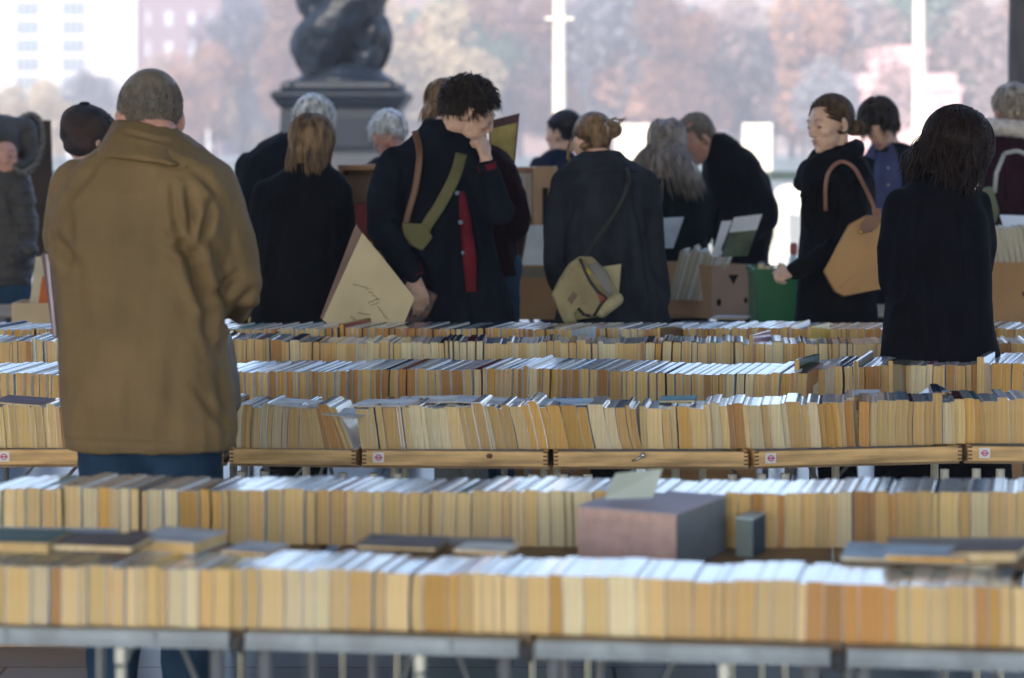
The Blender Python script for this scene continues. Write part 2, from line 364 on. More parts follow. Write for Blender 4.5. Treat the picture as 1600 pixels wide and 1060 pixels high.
# moored boats in the gap left of the lamp standard
for i, (u, c, lab) in enumerate(((325, (.75,.77,.8), 'white moored boat on the river left of the lamp standard'), (110, (.10,.25,.30), 'teal moored boat on the river beyond the man in the cap'))):
    D = 150; s = pxm(D); t = thing('moored_boat', lab, 'boat', ((u-800)*s, D, -5))
    hull = MB(); hull.ring_tube([[Vector((x*5,y*1.5,zz)) for x, y in ((-1,-.8),(-.2,-1),(.8,-.6),(1.15,0),(.8,.6),(-.2,1),(-1,.8))] for zz in (-.3,.5,1.3)])
    hull.build('hull', mat('boat_hull%d' % i, c, .4), t)
    MB().box((-3.5,-1.0,1.3),(2,1.0,3.2)).box((-3.7,-1.15,3.2),(2.3,1.15,3.35)).build('cabin', mat('boat_white', (.8,.8,.8), .4), t)
    MB().box((-3,-1.03,1.9),(1.7,-1.003,2.7)).build('window', GLS, t)
    MB().tube([(0,0,3.3),(0,0,6.5)], .06, 6).build('mast', mat('boat_white', (.8,.8,.8)), t)
# ============================================================ people
DG = bpy.context.evaluated_depsgraph_get()
def fbm(p, o=3):
    s = 0; a = 1
    for _ in range(o): s += a*noise.noise(p); p = p*2.03; a *= .5
    return s
def blob(mb, name, m, parent, voxel=.01, smooth=4, wr=None, loc=None):
    """fuse all pieces of mb into one continuous skin; wr = (amp, scale vector, folds)"""
    me = mb.mesh(name); tmp = bpy.data.objects.new('tmp', me); COL.objects.link(tmp)
    r = tmp.modifiers.new('r', 'REMESH'); r.mode = 'VOXEL'; r.voxel_size = voxel
    if smooth: s = tmp.modifiers.new('s', 'SMOOTH'); s.iterations = smooth; s.factor = .5
    bpy.context.view_layer.update()
    dg = bpy.context.evaluated_depsgraph_get(); out = bpy.data.meshes.new_from_object(tmp.evaluated_get(dg)); out.name = name
    bpy.data.objects.remove(tmp); bpy.data.meshes.remove(me)
    if wr:
        amp, sc, folds = wr; n = len(out.vertices)
        co = np.empty(n*3); out.vertices.foreach_get('co', co); co = co.reshape(-1,3)
        no = np.empty(n*3); out.vertex_normals.foreach_get('vector', no); no = no.reshape(-1,3)
        disp = np.zeros(n)
        sx, sy, sz = sc
        if amp:
            for i in range(n):
                x, y, z = co[i]
                q = Vector((x*sx+noise.noise((x*3,y*3,z*3))*.8, y*sy, z*sz))
                r1 = 1-abs(fbm(q, 2)); disp[i] = amp*(r1*r1*1.3-.6) + amp*.35*noise.noise(q*3.1)
        if folds is not None and len(folds):
            u = co[:,0]/co[:,1]*F+800; v = (CH-co[:,2])/co[:,1]*F+200; front = no[:,1] < .35
            for (u0,v0,u1,v1,wd,am) in folds:
                dx, dy = u1-u0, v1-v0; L2 = dx*dx+dy*dy
                t = np.clip(((u-u0)*dx+(v-v0)*dy)/L2, 0, 1); dd = np.hypot(u-(u0+t*dx), v-(v0+t*dy))
                fade = np.sin(np.pi*np.clip(t*.84+.08, 0, 1))**.7
                disp -= np.where(front, am*np.exp(-(dd/wd)**2)*fade, 0)
                disp += np.where(front, .5*am*np.exp(-((dd-wd*1.9)/wd)**2)*fade, 0)
        co += no*disp[:,None]; out.vertices.foreach_set('co', co.ravel()); out.update()
    out.polygons.foreach_set('use_smooth', [True]*len(out.polygons)); out.materials.append(m)
    o = bpy.data.objects.new(name, out); COL.objects.link(o)
    if parent: attach(o, parent)
    return o
def attach(o, parent):
    o.parent = parent; o.matrix_parent_inverse = Matrix.Translation(-Vector(parent.location)); return o
def skinmat(n, c): 
    m = mat(n, c, .5, .4, var=.07, vscale=30); b = m.node_tree.nodes['Principled BSDF']; b.inputs['Subsurface Weight'].default_value = .15
    b.inputs['Subsurface Radius'].default_value = (.01,.004,.002); b.inputs['Subsurface Scale'].default_value = .5; return m
SKIN = skinmat('skin', (.60,.37,.27)); SKINR = skinmat('skin_ruddy', (.60,.31,.24)); SKINP = skinmat('skin_pale', (.66,.42,.31))
def wool(n, c, bump=.35, sheen=.15): return mat(n, tuple(x*.45 for x in c) if max(c) < .09 else c, .85, .08, var=.15, vscale=9, bump=bump, bscale=240)
BLK = wool('black_wool', (.010,.012,.018)); NAVY = wool('navy_wool', (.014,.020,.034)); TEALB = wool('dark_teal_cloth', (.010,.020,.026))
CHAR = wool('charcoal_cloth', (.050,.060,.080)); MARN = wool('maroon_cloth', (.040,.014,.022)); JEAN = wool('denim', (.025,.055,.10), .3); DJEAN = wool('dark_denim', (.010,.018,.035))
def hairmat(n, c): return mat(n, c, .5, .45 if max(c) > .1 else .2, var=.35, vscale=45, stretch=(1,1,.25))
H_GREY = mat('hair_grey_brown', (.18,.15,.12), .5, .4, var=.15, vscale=60, stretch=(1,1,.4)); H_SILV = hairmat('hair_silver', (.62,.63,.64)); H_WHITE = hairmat('hair_white', (.88,.88,.88))
H_BRN = hairmat('hair_brown', (.085,.05,.028)); H_DK = hairmat('hair_dark_brown', (.030,.021,.017)); H_LBRN = hairmat('hair_light_brown', (.21,.125,.062)); H_BLK = hairmat('hair_black', (.012,.011,.012)); H_ASH = hairmat('hair_ash', (.30,.25,.22))
H_DRED = hairmat('hair_dark_auburn', (.022,.012,.011))
def head_M(yaw, pitch, roll=0): return Euler((0,0,R(yaw))).to_matrix() @ Euler((R(-pitch),0,0)).to_matrix() @ Euler((0,R(roll),0)).to_matrix()
def head_prims(mb, c, M, s=1.0, fem=False):
    def E(p, r, n=14): mb.ell(c+M@(Vector(p)*s), tuple(x*s for x in r), M, n, 10)
    def K(a, b, ra, rb): mb.cap(c+M@(Vector(a)*s), c+M@(Vector(b)*s), ra*s, rb*s, 8)
    E((0,-.018,.032),(.074,.093,.080),20); E((0,.032,.005),(.067,.060,.076),18); E((0,.030,-.045),(.054,.052,.058)); E((0,.052,-.084),(.038,.036,.027)); E((0,.040,-.062),(.052,.052,.045))
    E((0,.080,-.094),(.019,.015,.015)); K((0,.088,.014),(0,.103,-.020),.0078,.0095); E((0,.106,-.026),(.010,.009,.009))
    for q in (-1,1):
        E((q*.013,.098,-.031),(.008,.010,.007)); K((q*.044,.072,.026),(q*.012,.087,.020),.008,.008)
        E((q*.036,.058,-.022),(.024,.026,.022)); E((q*.030,.078,.004),(.015,.010,.010))
        e = M @ Euler((R(-12),0,R(q*-14))).to_matrix()
        mb.ell(c+M@(Vector((q*.081,-.008,-.006))*s), (.008*s,.018*s,.031*s), e, 12, 10); E((q*.074,-.002,-.030),(.006,.009,.010))
    E((0,.088,-.050),(.021,.012,.006)); E((0,.086,-.063),(.018,.012,.007)); E((0,.070,-.056),(.028,.022,.018))
def face_bits(par, c, M, s, lips=(.38,.13,.12), brow=(.05,.03,.02), glasses=False):
    lm = mat('lips_%d' % int(lips[0]*100), lips, .45, var=.05); bm_ = mat('brow_%d' % int(brow[0]*1000), brow, .8)
    def T(p): return c+M@(Vector(p)*s)
    m = MB(); m.tube([T((-.021,.092,-.054)),T((-.008,.0995,-.0525)),T((.008,.0995,-.0525)),T((.021,.092,-.054))],[.0008*s,.0030*s,.0030*s,.0008*s],8)
    m.tube([T((-.016,.093,-.0615)),T((0,.098,-.063)),T((.016,.093,-.0615))],[.0008*s,.0038*s,.0008*s],8); attach(m.build('lips', lm, None, smooth=True), par)
    for q in (-1,1):
        attach(MB().tube([T((q*.049,.076,.027)),T((q*.032,.088,.033)),T((q*.014,.093,.026))],[.0008*s,.0018*s,.0015*s],6).build('eyebrow', bm_, None), par)
        attach(MB().tube([T((q*.044,.080,.000)),T((q*.031,.0895,-.003)),T((q*.018,.087,.000))],[.0006*s,.0015*s,.0008*s],6).build('eyelashes', mat('lash', (.02,.012,.01), .6), None), par)
        attach(MB().ell(T((q*.031,.0835,.0015)), (.0105*s,.0055*s,.0050*s), M, 10, 8).build('eye', mat('eye_lid', (.33,.17,.12), .4), None, smooth=True), par)
def strands(mb, c, M, s, n, L, g, seed, style='short', curl=.0, back=0, r=.0022, bun=None, lift=.006, faceline=.052, earline=True, part=0, spread=.0, rad=1.0, side=None, zlow=-.06, push=0.0, flare=0.0, ztop=9):
    rnd = random.Random(seed); gv = (M.transposed() @ Vector((0,0,-1)))
    cc = Vector((0,-.016,.030)); rr = Vector((.079,.097,.087))*rad
    def push_out(p, lay):
        q = p-cc; k = math.sqrt((q.x/(rr.x+lay))**2+(q.y/(rr.y+lay))**2+(q.z/(rr.z+lay))**2)
        if k < 1: q = q/k
        return cc+q
    made = 0; tries = 0
    while made < n and tries < n*8:
        tries += 1
        v = Vector((rnd.gauss(0,1), rnd.gauss(0,1), rnd.gauss(0,1))).normalized()
        p = cc+Vector((v.x*rr.x, v.y*rr.y, v.z*rr.z))
        if p.y > faceline and p.z < .075: continue
        if p.y > .02 and p.z < .035: continue
        if p.z < zlow or p.z > ztop: continue
        if earline and abs(p.x) > .055 and p.z < .008 and p.y > -.035: continue
        if style in ('bob','long') and p.z < -.01: continue
        lay = lift*rnd.uniform(.3,1.4); pts = []; L1 = L*rnd.uniform(.7,1.1); seg = 7 if L > .1 else 4; st = L1/seg
        nrm = Vector((v.x/rr.x, v.y/rr.y, v.z/rr.z)).normalized()
        if bun is not None: d = (Vector(bun)-p); d = (d-nrm*d.dot(nrm)).normalized()
        elif style == 'curly': d = (nrm*.9+Vector((rnd.gauss(0,.6),rnd.gauss(0,.6)+.1,rnd.gauss(0,.5)))).normalized()
        elif style == 'wavy': d = Vector((rnd.gauss(0,.5)-.3, .55+rnd.gauss(0,.5), rnd.gauss(0,.4))); d = (d-nrm*d.dot(nrm)).normalized()+nrm*.22
        elif style in ('bob','long'): 
            d = Vector((math.copysign(.45, p.x-part)*(1.0+spread)+rnd.gauss(0,.2), -.55 if p.y < .03 else .05, -.45)); d = (d-nrm*d.dot(nrm)).normalized()
        else: d = Vector((rnd.gauss(0,.35), -.35+back, -.5+rnd.gauss(0,.25)+nrm.z*0)); d = (d-nrm*d.dot(nrm)).normalized()+nrm*(.15+push)
        q = p+nrm*lay*.3; pts.append(q.copy()); rs = [r*1.0*s]; ph = rnd.uniform(0,6.28); cf = rnd.uniform(.7,1.3)
        for k in range(seg):
            if style in ('bun','bob','long'):
                qn = Vector(((q.x-cc.x)/rr.x**2,(q.y-cc.y)/rr.y**2,(q.z-cc.z)/rr.z**2)).normalized()
                if bun is not None: d = (Vector(bun)-q).normalized()
                if q.z > -.02 or bun is not None: d = (d-qn*d.dot(qn)).normalized()
                elif style != 'bun' and q.z < -.02: d.z = min(d.z, d.z*.5-.3); d.x = d.x*.6+math.copysign(flare, q.x)*min(1, abs(q.x)*20); d.normalize()
            d = (d+gv*g*(k+1)/seg*1.2+Vector((math.sin(ph+k*1.9*cf),math.cos(ph*1.3+k*2.3*cf),math.sin(ph*.7+k*1.5)))*curl).normalized()
            q = push_out(q+d*st, lay)
            if bun is not None or (style in ('bob','long') and q.z > -.02):
                w_ = q-cc; kk = math.sqrt((w_.x/(rr.x+lay))**2+(w_.y/(rr.y+lay))**2+(w_.z/(rr.z+lay))**2)
                if kk > 1: q = cc+w_/kk
            if bun is not None and (q-Vector(bun)).length < .03: pts.append(q.copy()); rs.append(r*s); break
            pts.append(q.copy()); rs.append(r*s*(1.25 if k < seg-2 else (.9 if k == seg-2 else .15)))
        mb.tube([c+M@(a*s) for a in pts], rs, 4); made += 1
def hair(par, c, M, s, m, style, seed=1, shell=None, **k):
    mb = MB()
    for (p, r) in (shell or [((0,-.022,.042),(.080,.096,.082))]): mb.ell(c+M@(Vector(p)*s), tuple(x*s for x in r), M, 20, 12)
    strands(mb, c, M, s, seed=seed, style=style, **k)
    return attach(mb.build('hair', m, None, smooth=True, fixn=False), par)
def hand_prims(mb, w, dr, nrm, curl=35, s=1.0, thumb=1, spread=6, tcurl=25):
    """w wrist, dr towards the knuckles, nrm out of the back of the hand, thumb=+1/-1 side"""
    dr = Vector(dr).normalized(); nrm = Vector(nrm); nrm = (nrm-dr*nrm.dot(dr)).normalized(); sd_ = dr.cross(nrm)*thumb
    w = Vector(w); kn = []
    for i in range(4):
        off = (1.5-i)*.0185*s; k = w+dr*(.088-.004*abs(1.2-i))*s+sd_*off; mb.cap(w+sd_*off*.55+dr*.012*s, k, .0125*s, .0105*s, 8); kn.append(k)
    mb.ell(w+dr*.05*s, (.03*s,.03*s,.014*s), Matrix((sd_, dr, nrm)).transposed(), 12, 8)
    for i, (L, k) in enumerate(zip((.072,.080,.074,.058), kn)):
        d = (dr+sd_*math.tan(R(spread*(1.5-i)*.5))).normalized(); p = k; c_ = curl*(1+.06*i)
        for j, (f, r) in enumerate(((.45,.0092),(.32,.0083),(.23,.0075))):
            ax = sd_*-thumb*thumb; rot = Matrix.Rotation(R(-c_*(1.0 if j else .8)), 3, dr.cross(nrm)); d = rot @ d
            q = p+d*L*f*s; mb.cap(p, q, r*s, r*s*.93, 8); p = q
    p = w+sd_*.022*s+dr*.018*s; d = (dr*.75+sd_*.75-nrm*.25).normalized()
    for f, r in ((.042,.0115),(.034,.0098),(.026,.0088)):
        q = p+d*f*s; mb.cap(p, q, r*s, r*.92*s, 8); p = q; d = (d+dr*.25-nrm*math.tan(R(tcurl))*.8).normalized()
def ringell(c, a, b, n=22, yaw=0, pw=2.3):
    out = []
    for i in range(n):
        t = 2*math.pi*i/n; ct, sn = math.cos(t), math.sin(t)
        x = math.copysign(abs(ct)**(2/pw), ct)*a; y = math.copysign(abs(sn)**(2/pw), sn)*b
        out.append(Vector((c.x+x*math.cos(yaw)-y*math.sin(yaw), c.y+x*math.sin(yaw)+y*math.cos(yaw), c.z)))
    return out
class Person:
    def __init__(s, label, d, u, group=None):
        s.d = d; s.s = pxm(d); s.t = thing('person', label, 'person', ((u-800)*pxm(d), d, 0), 0, group); bpy.context.view_layer.update(); s.body = MB()
    def P(s, u, v, dy=0): return W(u, v, s.d+dy)
    def PX(s, u, v, dy=0):       # keeps the scale of the person's own distance
        p = W(u, v, s.d); p.y += dy; return p
    def torso(s, mb, rings, k=1.0, yaw=0):
        R_ = [ringell(s.PX(u, v, dy), hw*s.s*k, hd*k, yaw=yaw) for (v, u, hw, hd, dy) in rings]
        mb.ring_tube(R_)
    def arm(s, mb, ch, k=1.0, closed=True):
        for a, b in zip(ch, ch[1:]): mb.cap(s.PX(*a[:3]), s.PX(*b[:3]), a[3]*k, b[3]*k, 12)
    def head(s, u, v, dy, yaw, pitch, roll=0, sc=1.0, neck=None, fem=False, neckr=.056):
        s.hc = s.PX(u, v, dy); s.hM = head_M(yaw, pitch, roll); s.hs = sc
        head_prims(s.body, s.hc, s.hM, sc, fem)
        a = s.hc+s.hM@(Vector((0,-.028,-.055))*sc)
        if neck: s.body.cap(a, s.PX(*neck), neckr*sc, (neckr+.004)*sc, 12)
    def legs(s, hips, r=.085, trm=DJEAN, zt=.86, spread=.0, dy=0, shoe=True, out=None):
        tr = MB(); s._shoes = []
        for (uh, uf, df) in hips:
            a = s.PX(uh, 200, dy); a.z = zt; b = s.PX((uh+uf)/2, 200, dy-.01); b.z = .47; c = s.PX(uf, 200, dy+df); c.z = .07
            tr.cap(a, b, r, r*.72, 12); tr.cap(b, c, r*.72, r*.60, 12)
            s.body.cap(a, b, r*.82, r*.58, 10); s.body.cap(b, c+Vector((0,0,.0)), r*.58, r*.36, 10); s.body.cap(c+Vector((0,0,-.02)), c+Vector((0,.12,-.04)), .035, .028, 8)
            f = s.PX(uf, 200, dy+df); f.z = 0
            if shoe:
                sb = MB(); sb.ell(f+Vector((0,.05,.045)), (.05,.13,.05)); sb.box(tuple(f+Vector((-.048,-.07,.002))), tuple(f+Vector((.048,.17,.02)))); s._shoes.append(sb)
        if len(hips) == 2:
            a = s.PX(hips[0][0], 200, dy); b = s.PX(hips[1][0], 200, dy); a.z = b.z = zt+.02; tr.cap(a, b, r*1.12, r*1.12, 12)
        blob(tr, 'trousers', trm, s.t, .014, 3, (.006,(9,9,5),None))
        for sb in s._shoes: attach(sb.build('shoe', mat('shoe_leather', (.02,.015,.012), .4), None, smooth=True), s.t)
    def finish(s, skin, rings=None, arms=(), k=.82, voxel=.008):
        if rings: s.torso(s.body, rings, k)
        for a in arms: s.arm(s.body, a, .62)
        return blob(s.body, 'body', skin, s.t, voxel, 3, (.0008,(40,40,40),None))
def coat(p, rings, arms, m, name='coat', voxel=.011, wr=.007, sc=(9,9,4), folds=None, yaw=0, smooth=5, extra=None, groove=True):
    mb = MB(); p.torso(mb, rings, 1, yaw); folds = list(folds or [])
    uc = sum(r[1] for r in rings)/len(rings)
    for a in arms:
        p.arm(mb, a)
        for q0, q1 in zip(a, a[1:]):
            if q1[2] <= .09 and groove:
                o0 = math.copysign(q0[3]/p.s*.92, uc-q0[0]); o1 = math.copysign(q1[3]/p.s*.92, uc-q1[0])
                folds.append((q0[0]+o0, q0[1]+q0[3]/p.s*.3, q1[0]+o1, q1[1]+4, max(3.2, .009/p.s), min(.018, q0[3]*.20)))
    if extra: extra(mb)
    return blob(mb, name, m, p.t, voxel, smooth, (wr, sc, folds))
def polysolid(name, pts, d, th, m, parent=None, bevel=.006, dyf=None):
    """flat-sided solid of the given outline at its own distance and thickness"""
    mb = MB(); a = [W(u, v, d) for u, v in pts]; n = len(a)
    if dyf: a = [p+Vector((0,dyf[i],0)) for i, p in enumerate(a)]
    mb.add(a+[p+Vector((0,th,0)) for p in a], [tuple(range(n)), tuple(range(2*n-1,n-1,-1))]+[(i,(i+1)%n,n+(i+1)%n,n+i) for i in range(n)])
    o = mb.build(name, m, None, bevel=bevel)
    return attach(o, parent) if parent else o

# ---- 1 the man in the tan jacket
p = Person('man in a tan jacket and jeans, seen from behind, head bowed, short greying hair', 5.6, 232)
TAN = mat('tan_canvas', (.19,.125,.055), .72, .3, var=.10, vscale=5, bump=.3, bscale=300)
rings = [(197,228,40,.075,.02),(215,233,60,.095,.03),(238,234,92,.115,.02),(262,232,122,.130,.01),(300,229,140,.142,0),(345,224,145,.148,0),(400,220,138,.150,0),(470,220,128,.150,0),(540,224,130,.152,0),(620,231,134,.155,0),(672,235,134,.155,0),(698,236,131,.15,0)]
armR = [(322,296,.01,.080),(352,375,.03,.072),(365,446,.03,.066),(345,480,.20,.056),(318,455,.36,.050)]
armL = [(128,300,.01,.085),(106,365,.04,.068),(108,420,.06,.060),(140,440,.24,.052),(175,430,.38,.048)]
folds = [(112,330,104,420,8,.008),(150,255,120,300,7,.006),(300,262,335,300,6,.006),(170,330,190,420,10,.004),(240,300,244,430,14,.003),(140,500,150,620,9,.005),(200,430,190,560,12,.004),(330,640,358,672,5,.005),(296,300,304,392,7,.020),(282,352,312,470,9,.024),(330,318,308,400,7,.018),(262,372,300,398,9,.016),(305,400,330,520,8,.026),(318,350,348,420,8,.010),(398,452,352,500,8,.016),(372,425,330,462,7,.012),(392,480,345,510,6,.010),
 (120,440,128,640,12,.006),(330,560,355,640,8,.008),(300,600,350,670,7,.006),(90,380,120,420,9,.012),(84,350,100,400,7,.008),(345,520,352,690,7,.008),(104,688,366,700,3,.0035),(210,245,290,262,5,.004),(320,270,352,330,7,.008),(130,262,100,330,8,.005),(270,290,276,360,6,.009),(312,500,340,560,7,.010),(200,560,210,690,12,.004),(275,540,268,690,12,.004)]
coat(p, rings, [armR, armL], TAN, 'jacket', .0070, .0040, (10,10,4.5), folds, smooth=2, groove=False)
cb = MB()
for dz, k in ((0,1.0),(0,1.0)):
    pass
cr = [ringell(p.PX(226,188,.03), 50*p.s, .085, 22), ringell(p.PX(230,206,.02), 62*p.s, .105, 22), ringell(p.PX(236,230,.01), 82*p.s, .128, 22), ringell(p.PX(241,246,.005), 92*p.s, .142, 22)]
for q in cr:
    for v_ in q: v_.z -= max(0, (v_.x-p.PX(228,200).x))*.42*(1 if q is not cr[3] else .5)
cb.ring_tube(cr); blob(cb, 'collar', TAN, p.t, .008, 2, (.003,(12,12,8),[(255,197,310,252,4,.010),(190,205,300,232,3,.006)]))
# epaulette tab standing off the right shoulder
attach(MB().tube([p.PX(312,262,-.05),p.PX(326,270,-.05),p.PX(338,277,-.04)],[.010,.009,.006],6).build('tab', mat('dark_brown', (.06,.035,.025)), None), p.t)
p.head(229,186,.05,20,22,0,.98,neck=(234,225,.03),neckr=.062)
p.legs([(182,176,.0),(288,296,.02)], .098, JEAN, .83)
p.finish(SKINR, rings, [armR, armL], .8, .007)
hair(p.t, p.hc, p.hM, p.hs, H_GREY, 'short', 5, shell=[((0,-.022,.044),(.0765,.0925,.077)),((0,-.060,.012),(.062,.048,.040))], n=2600, L=.016, g=.3, r=.0011, lift=.002, zlow=-.030, faceline=.06)
# maroon portfolio under his left arm
t = thing('portfolio', 'thin dark maroon portfolio under the left arm of the man in the tan jacket', 'folder', W(80,520,5.62))
bpy.context.view_layer.update()
polysolid('cover', [(64,400),(70,393),(84,396),(96,470),(92,528),(82,527),(74,470)], 5.57, .30, mat('maroon_leather', (.06,.015,.025), .35), t, .004)
polysolid('edge', [(71,398),(76,398),(88,526),(84,526)], 5.5645, .004, mat('pale_edge', (.40,.34,.42), .4), t, 0)
t = thing('shopping_bag', 'dark bag hanging in front of the man in the tan jacket, right hip', 'bag', W(352,600,5.7)); bpy.context.view_layer.update()
polysolid('body', [(345,510),(356,540),(366,600),(370,640),(362,655),(330,655),(325,520)], 5.66, .12, mat('black_nylon', (.012,.013,.02), .4), t, .01)

# ---- 2 person in patchwork cap behind him
p = Person('person in a dark patchwork flat cap, face hidden behind the tan jacket', 9.0, 165)
rings = [(268,176,24,.07,.0),(290,180,55,.10,0),(320,182,70,.12,0),(400,182,72,.13,0),(500,182,74,.13,0),(600,182,76,.13,0)]
arms = [[(122,318,0,.06),(112,390,.03,.05),(135,430,.2,.042)],[(240,318,0,.06),(250,390,.03,.05),(230,430,.2,.042)]]
coat(p, rings, arms, CHAR); p.head(147,218,.0,-62,28,14,.96,neck=(176,272,0)); p.legs([(160,158,0),(205,207,0)], .085, DJEAN)
p.finish(SKIN, rings, arms)
hair(p.t, p.hc, p.hM, p.hs, H_DK, 'short', 6, n=300, L=.03, g=.5)
capm = bpy.data.materials.new('patchwork_cloth'); capm.use_nodes = True; N = capm.node_tree.nodes; L = capm.node_tree.links
vo = N.new('ShaderNodeTexVoronoi'); vo.inputs['Scale'].default_value = 16; tc = N.new('ShaderNodeTexCoord'); cr_ = N.new('ShaderNodeValToRGB')
sp_ = N.new('ShaderNodeSeparateColor'); L.new(tc.outputs['Object'], vo.inputs['Vector']); L.new(vo.outputs['Color'], sp_.inputs[0]); L.new(sp_.outputs[0], cr_.inputs[0]); L.new(cr_.outputs[0], N['Principled BSDF'].inputs['Base Color'])
cr_.color_ramp.elements[0].color = (.012,.010,.016,1); cr_.color_ramp.elements[1].color = (.055,.030,.026,1); N['Principled BSDF'].inputs['Roughness'].default_value = .9
cb = MB(); cb.ell(p.PX(137,199,0), (.112,.115,.088), head_M(0,0,18), 22, 14); cb.ell(p.PX(126,210,0), (.088,.10,.070), head_M(0,0,30)); cb.ell(p.PX(131,224,-.03), (.078,.085,.058)); cb.cap(p.PX(126,236,-.03), p.PX(146,238,-.02), .030, .034)
blob(cb, 'cap', capm, p.t, .009, 3, (.006,(9,9,9),None))
attach(MB().ell(p.PX(132,162,0), (.022,.02,.008)).build('cap_button', capm, None, smooth=True), p.t)

# ---- 3 person with fur hood at the left edge
p = Person('person in a grey-brown padded jacket with a fur-trimmed hood at the left edge', 11.8, 5)
PUFF = mat('padded_nylon', (.060,.054,.050), .6, .35, var=.12, vscale=7, bump=.3, bscale=30)
rings = [(262,8,32,.09,0),(285,4,46,.12,0),(330,2,50,.14,0),(380,2,50,.14,0),(425,4,50,.14,0),(445,4,46,.13,0)]
arms = [[(34,300,-.05,.075),(46,360,-.08,.068),(40,395,-.1,.05),(60,385,-.22,.045)],[(-32,300,.05,.07),(-42,370,.05,.06),(-10,410,-.1,.05)]]
def puffs(v): return v
coat(p, rings, arms, PUFF, 'jacket', .012, .014, (3,3,18))
p.head(4,242,-.05,-112,6,0,.96,neck=(6,275,0)); p.legs([(-8,-6,0),(22,30,-.05)], .10, JEAN, .92); p.finish(SKINR, rings, arms)
face_bits(p.t, p.hc, p.hM, p.hs)
hd = MB(); hd.ell(p.PX(-4,216,.02), (.120,.150,.128)); hd.ell(p.PX(-12,240,.07), (.10,.12,.13)); hd.cap(p.PX(0,203,.02), p.PX(34,200,.05), .085, .055); hd.cap(p.PX(36,200,.05), p.PX(46,240,.06), .055, .05); hd.ell(p.PX(28,222,.10), (.085,.06,.135)); hd.cap(p.PX(-6,262,.05), p.PX(14,270,.04), .10, .075); 
hd.tube([p.PX(34+15*math.cos(a), 224+38*math.sin(a), .03+.10*math.cos(a+1.1)) for a in [2*math.pi*i/16 for i in range(17)]], .030, 10)
blob(hd, 'hood', PUFF, p.t, .012, 3, (.008,(6,6,8),None))
fur = MB(); rn = random.Random(2)
for i in range(900):
    a = rn.uniform(0, 2*math.pi); c = p.PX(38+16*math.cos(a), 224+40*math.sin(a), .03+.105*math.cos(a+1.1)); d_ = Vector((.5+math.cos(a)*.5+rn.gauss(0,.3), rn.gauss(0,.5), -math.sin(a)*.9+rn.gauss(0,.3))).normalized()
    fur.tube([c, c+d_*.025, c+d_*.042+Vector((0,0,-.005))], [.004,.003,.0005], 4)
attach(fur.build('fur_trim', mat('fur', (.26,.25,.23), .8, var=.3, vscale=40), None, smooth=True, fixn=False), p.t)

# ---- 4 silver-haired man in dark coat
p = Person('silver-haired man in a dark navy coat, stooping behind the woman with the bob', 10.6, 448)
rings = [(206,462,22,.08,0),(224,452,46,.12,0),(248,442,64,.14,0),(290,436,66,.15,0),(400,438,66,.15,0),(500,440,66,.15,0),(560,440,66,.15,0)]
arms = [[(392,262,0,.075),(388,340,.03,.065),(420,400,.2,.05)],[(492,262,0,.075),(500,340,.03,.065),(480,390,.2,.05)]]
coat(p, rings, arms, NAVY); p.head(490,192,.04,-28,24,6,1.02,neck=(468,218,.0),neckr=.062); p.legs([(425,425,0),(460,462,0)], .09, DJEAN); p.finish(SKINR, rings, arms)
hair(p.t, p.hc, p.hM, p.hs, H_SILV, 'short', 11, shell=[((0,-.024,.044),(.083,.100,.084)),((0,-.055,-.008),(.068,.060,.058))], n=1200, L=.055, g=.35, r=.0024, lift=.008, zlow=-.06, curl=.15)

# ---- 5 woman with the bob, black coat
p = Person('woman with a smooth brown bob and plain black coat, seen from behind', 9.2, 472)
rings = [(252,487,27,.075,0),(264,486,38,.085,0),(277,482,58,.10,0),(300,477,70,.115,0),(340,474,72,.125,0),(400,472,70,.125,0),(460,472,76,.135,0),(520,472,82,.14,0),(620,472,84,.14,0)]
arms = [[(416,302,0,.058),(405,385,.02,.052),(400,455,.05,.045),(425,495,.12,.038)],[(530,302,0,.058),(538,380,.04,.052),(520,420,.22,.042)]]
coat(p, rings, arms, BLK, sc=(8,8,3), folds=[(474,285,472,500,1.6,.004),(440,330,436,430,6,.010),(512,330,514,440,6,.010),(470,420,480,500,7,.008)]); p.head(488,226,.01,-22,14,2,.93,neck=(487,262,0),neckr=.05)
p.legs([(455,455,0),(492,494,0)], .075, BLK, .75); p.finish(SKIN, rings, arms)
hair(p.t, p.hc, p.hM, p.hs, H_LBRN, 'bob', 12, shell=[((0,-.022,.040),(.086,.100,.083)),((0,-.030,-.030),(.092,.082,.085))], n=3200, L=.16, g=.9, r=.0016, lift=.010, rad=1.08, spread=.2, flare=.05, faceline=.06, earline=False)

# ---- 6 white-haired man facing us
p = Person('white-haired man with a ruddy face looking down, behind the wavy-haired man', 11.3, 618)
rings = [(245,612,24,.08,0),(262,616,48,.11,0),(290,622,58,.13,0),(400,622,60,.14,0),(500,622,60,.14,0)]
arms = [[(578,285,0,.065),(580,350,-.05,.055),(600,390,-.25,.045)],[(662,285,0,.065),(668,350,-.05,.055),(650,390,-.25,.045)]]
coat(p, rings, arms, NAVY); p.head(607,213,-.04,158,34,0,.98,neck=(612,250,0)); p.legs([(605,605,0),(640,640,0)], .09, DJEAN); p.finish(SKINR, rings, arms)
face_bits(p.t, p.hc, p.hM, p.hs, (.35,.12,.11), (.5,.5,.5))
hair(p.t, p.hc, p.hM, p.hs, H_WHITE, 'short', 13, shell=[((0,-.028,.046),(.084,.098,.084)),((0,-.05,-.01),(.072,.066,.06))], n=1300, L=.045, g=.25, r=.0024, lift=.008, zlow=-.05, push=.25)

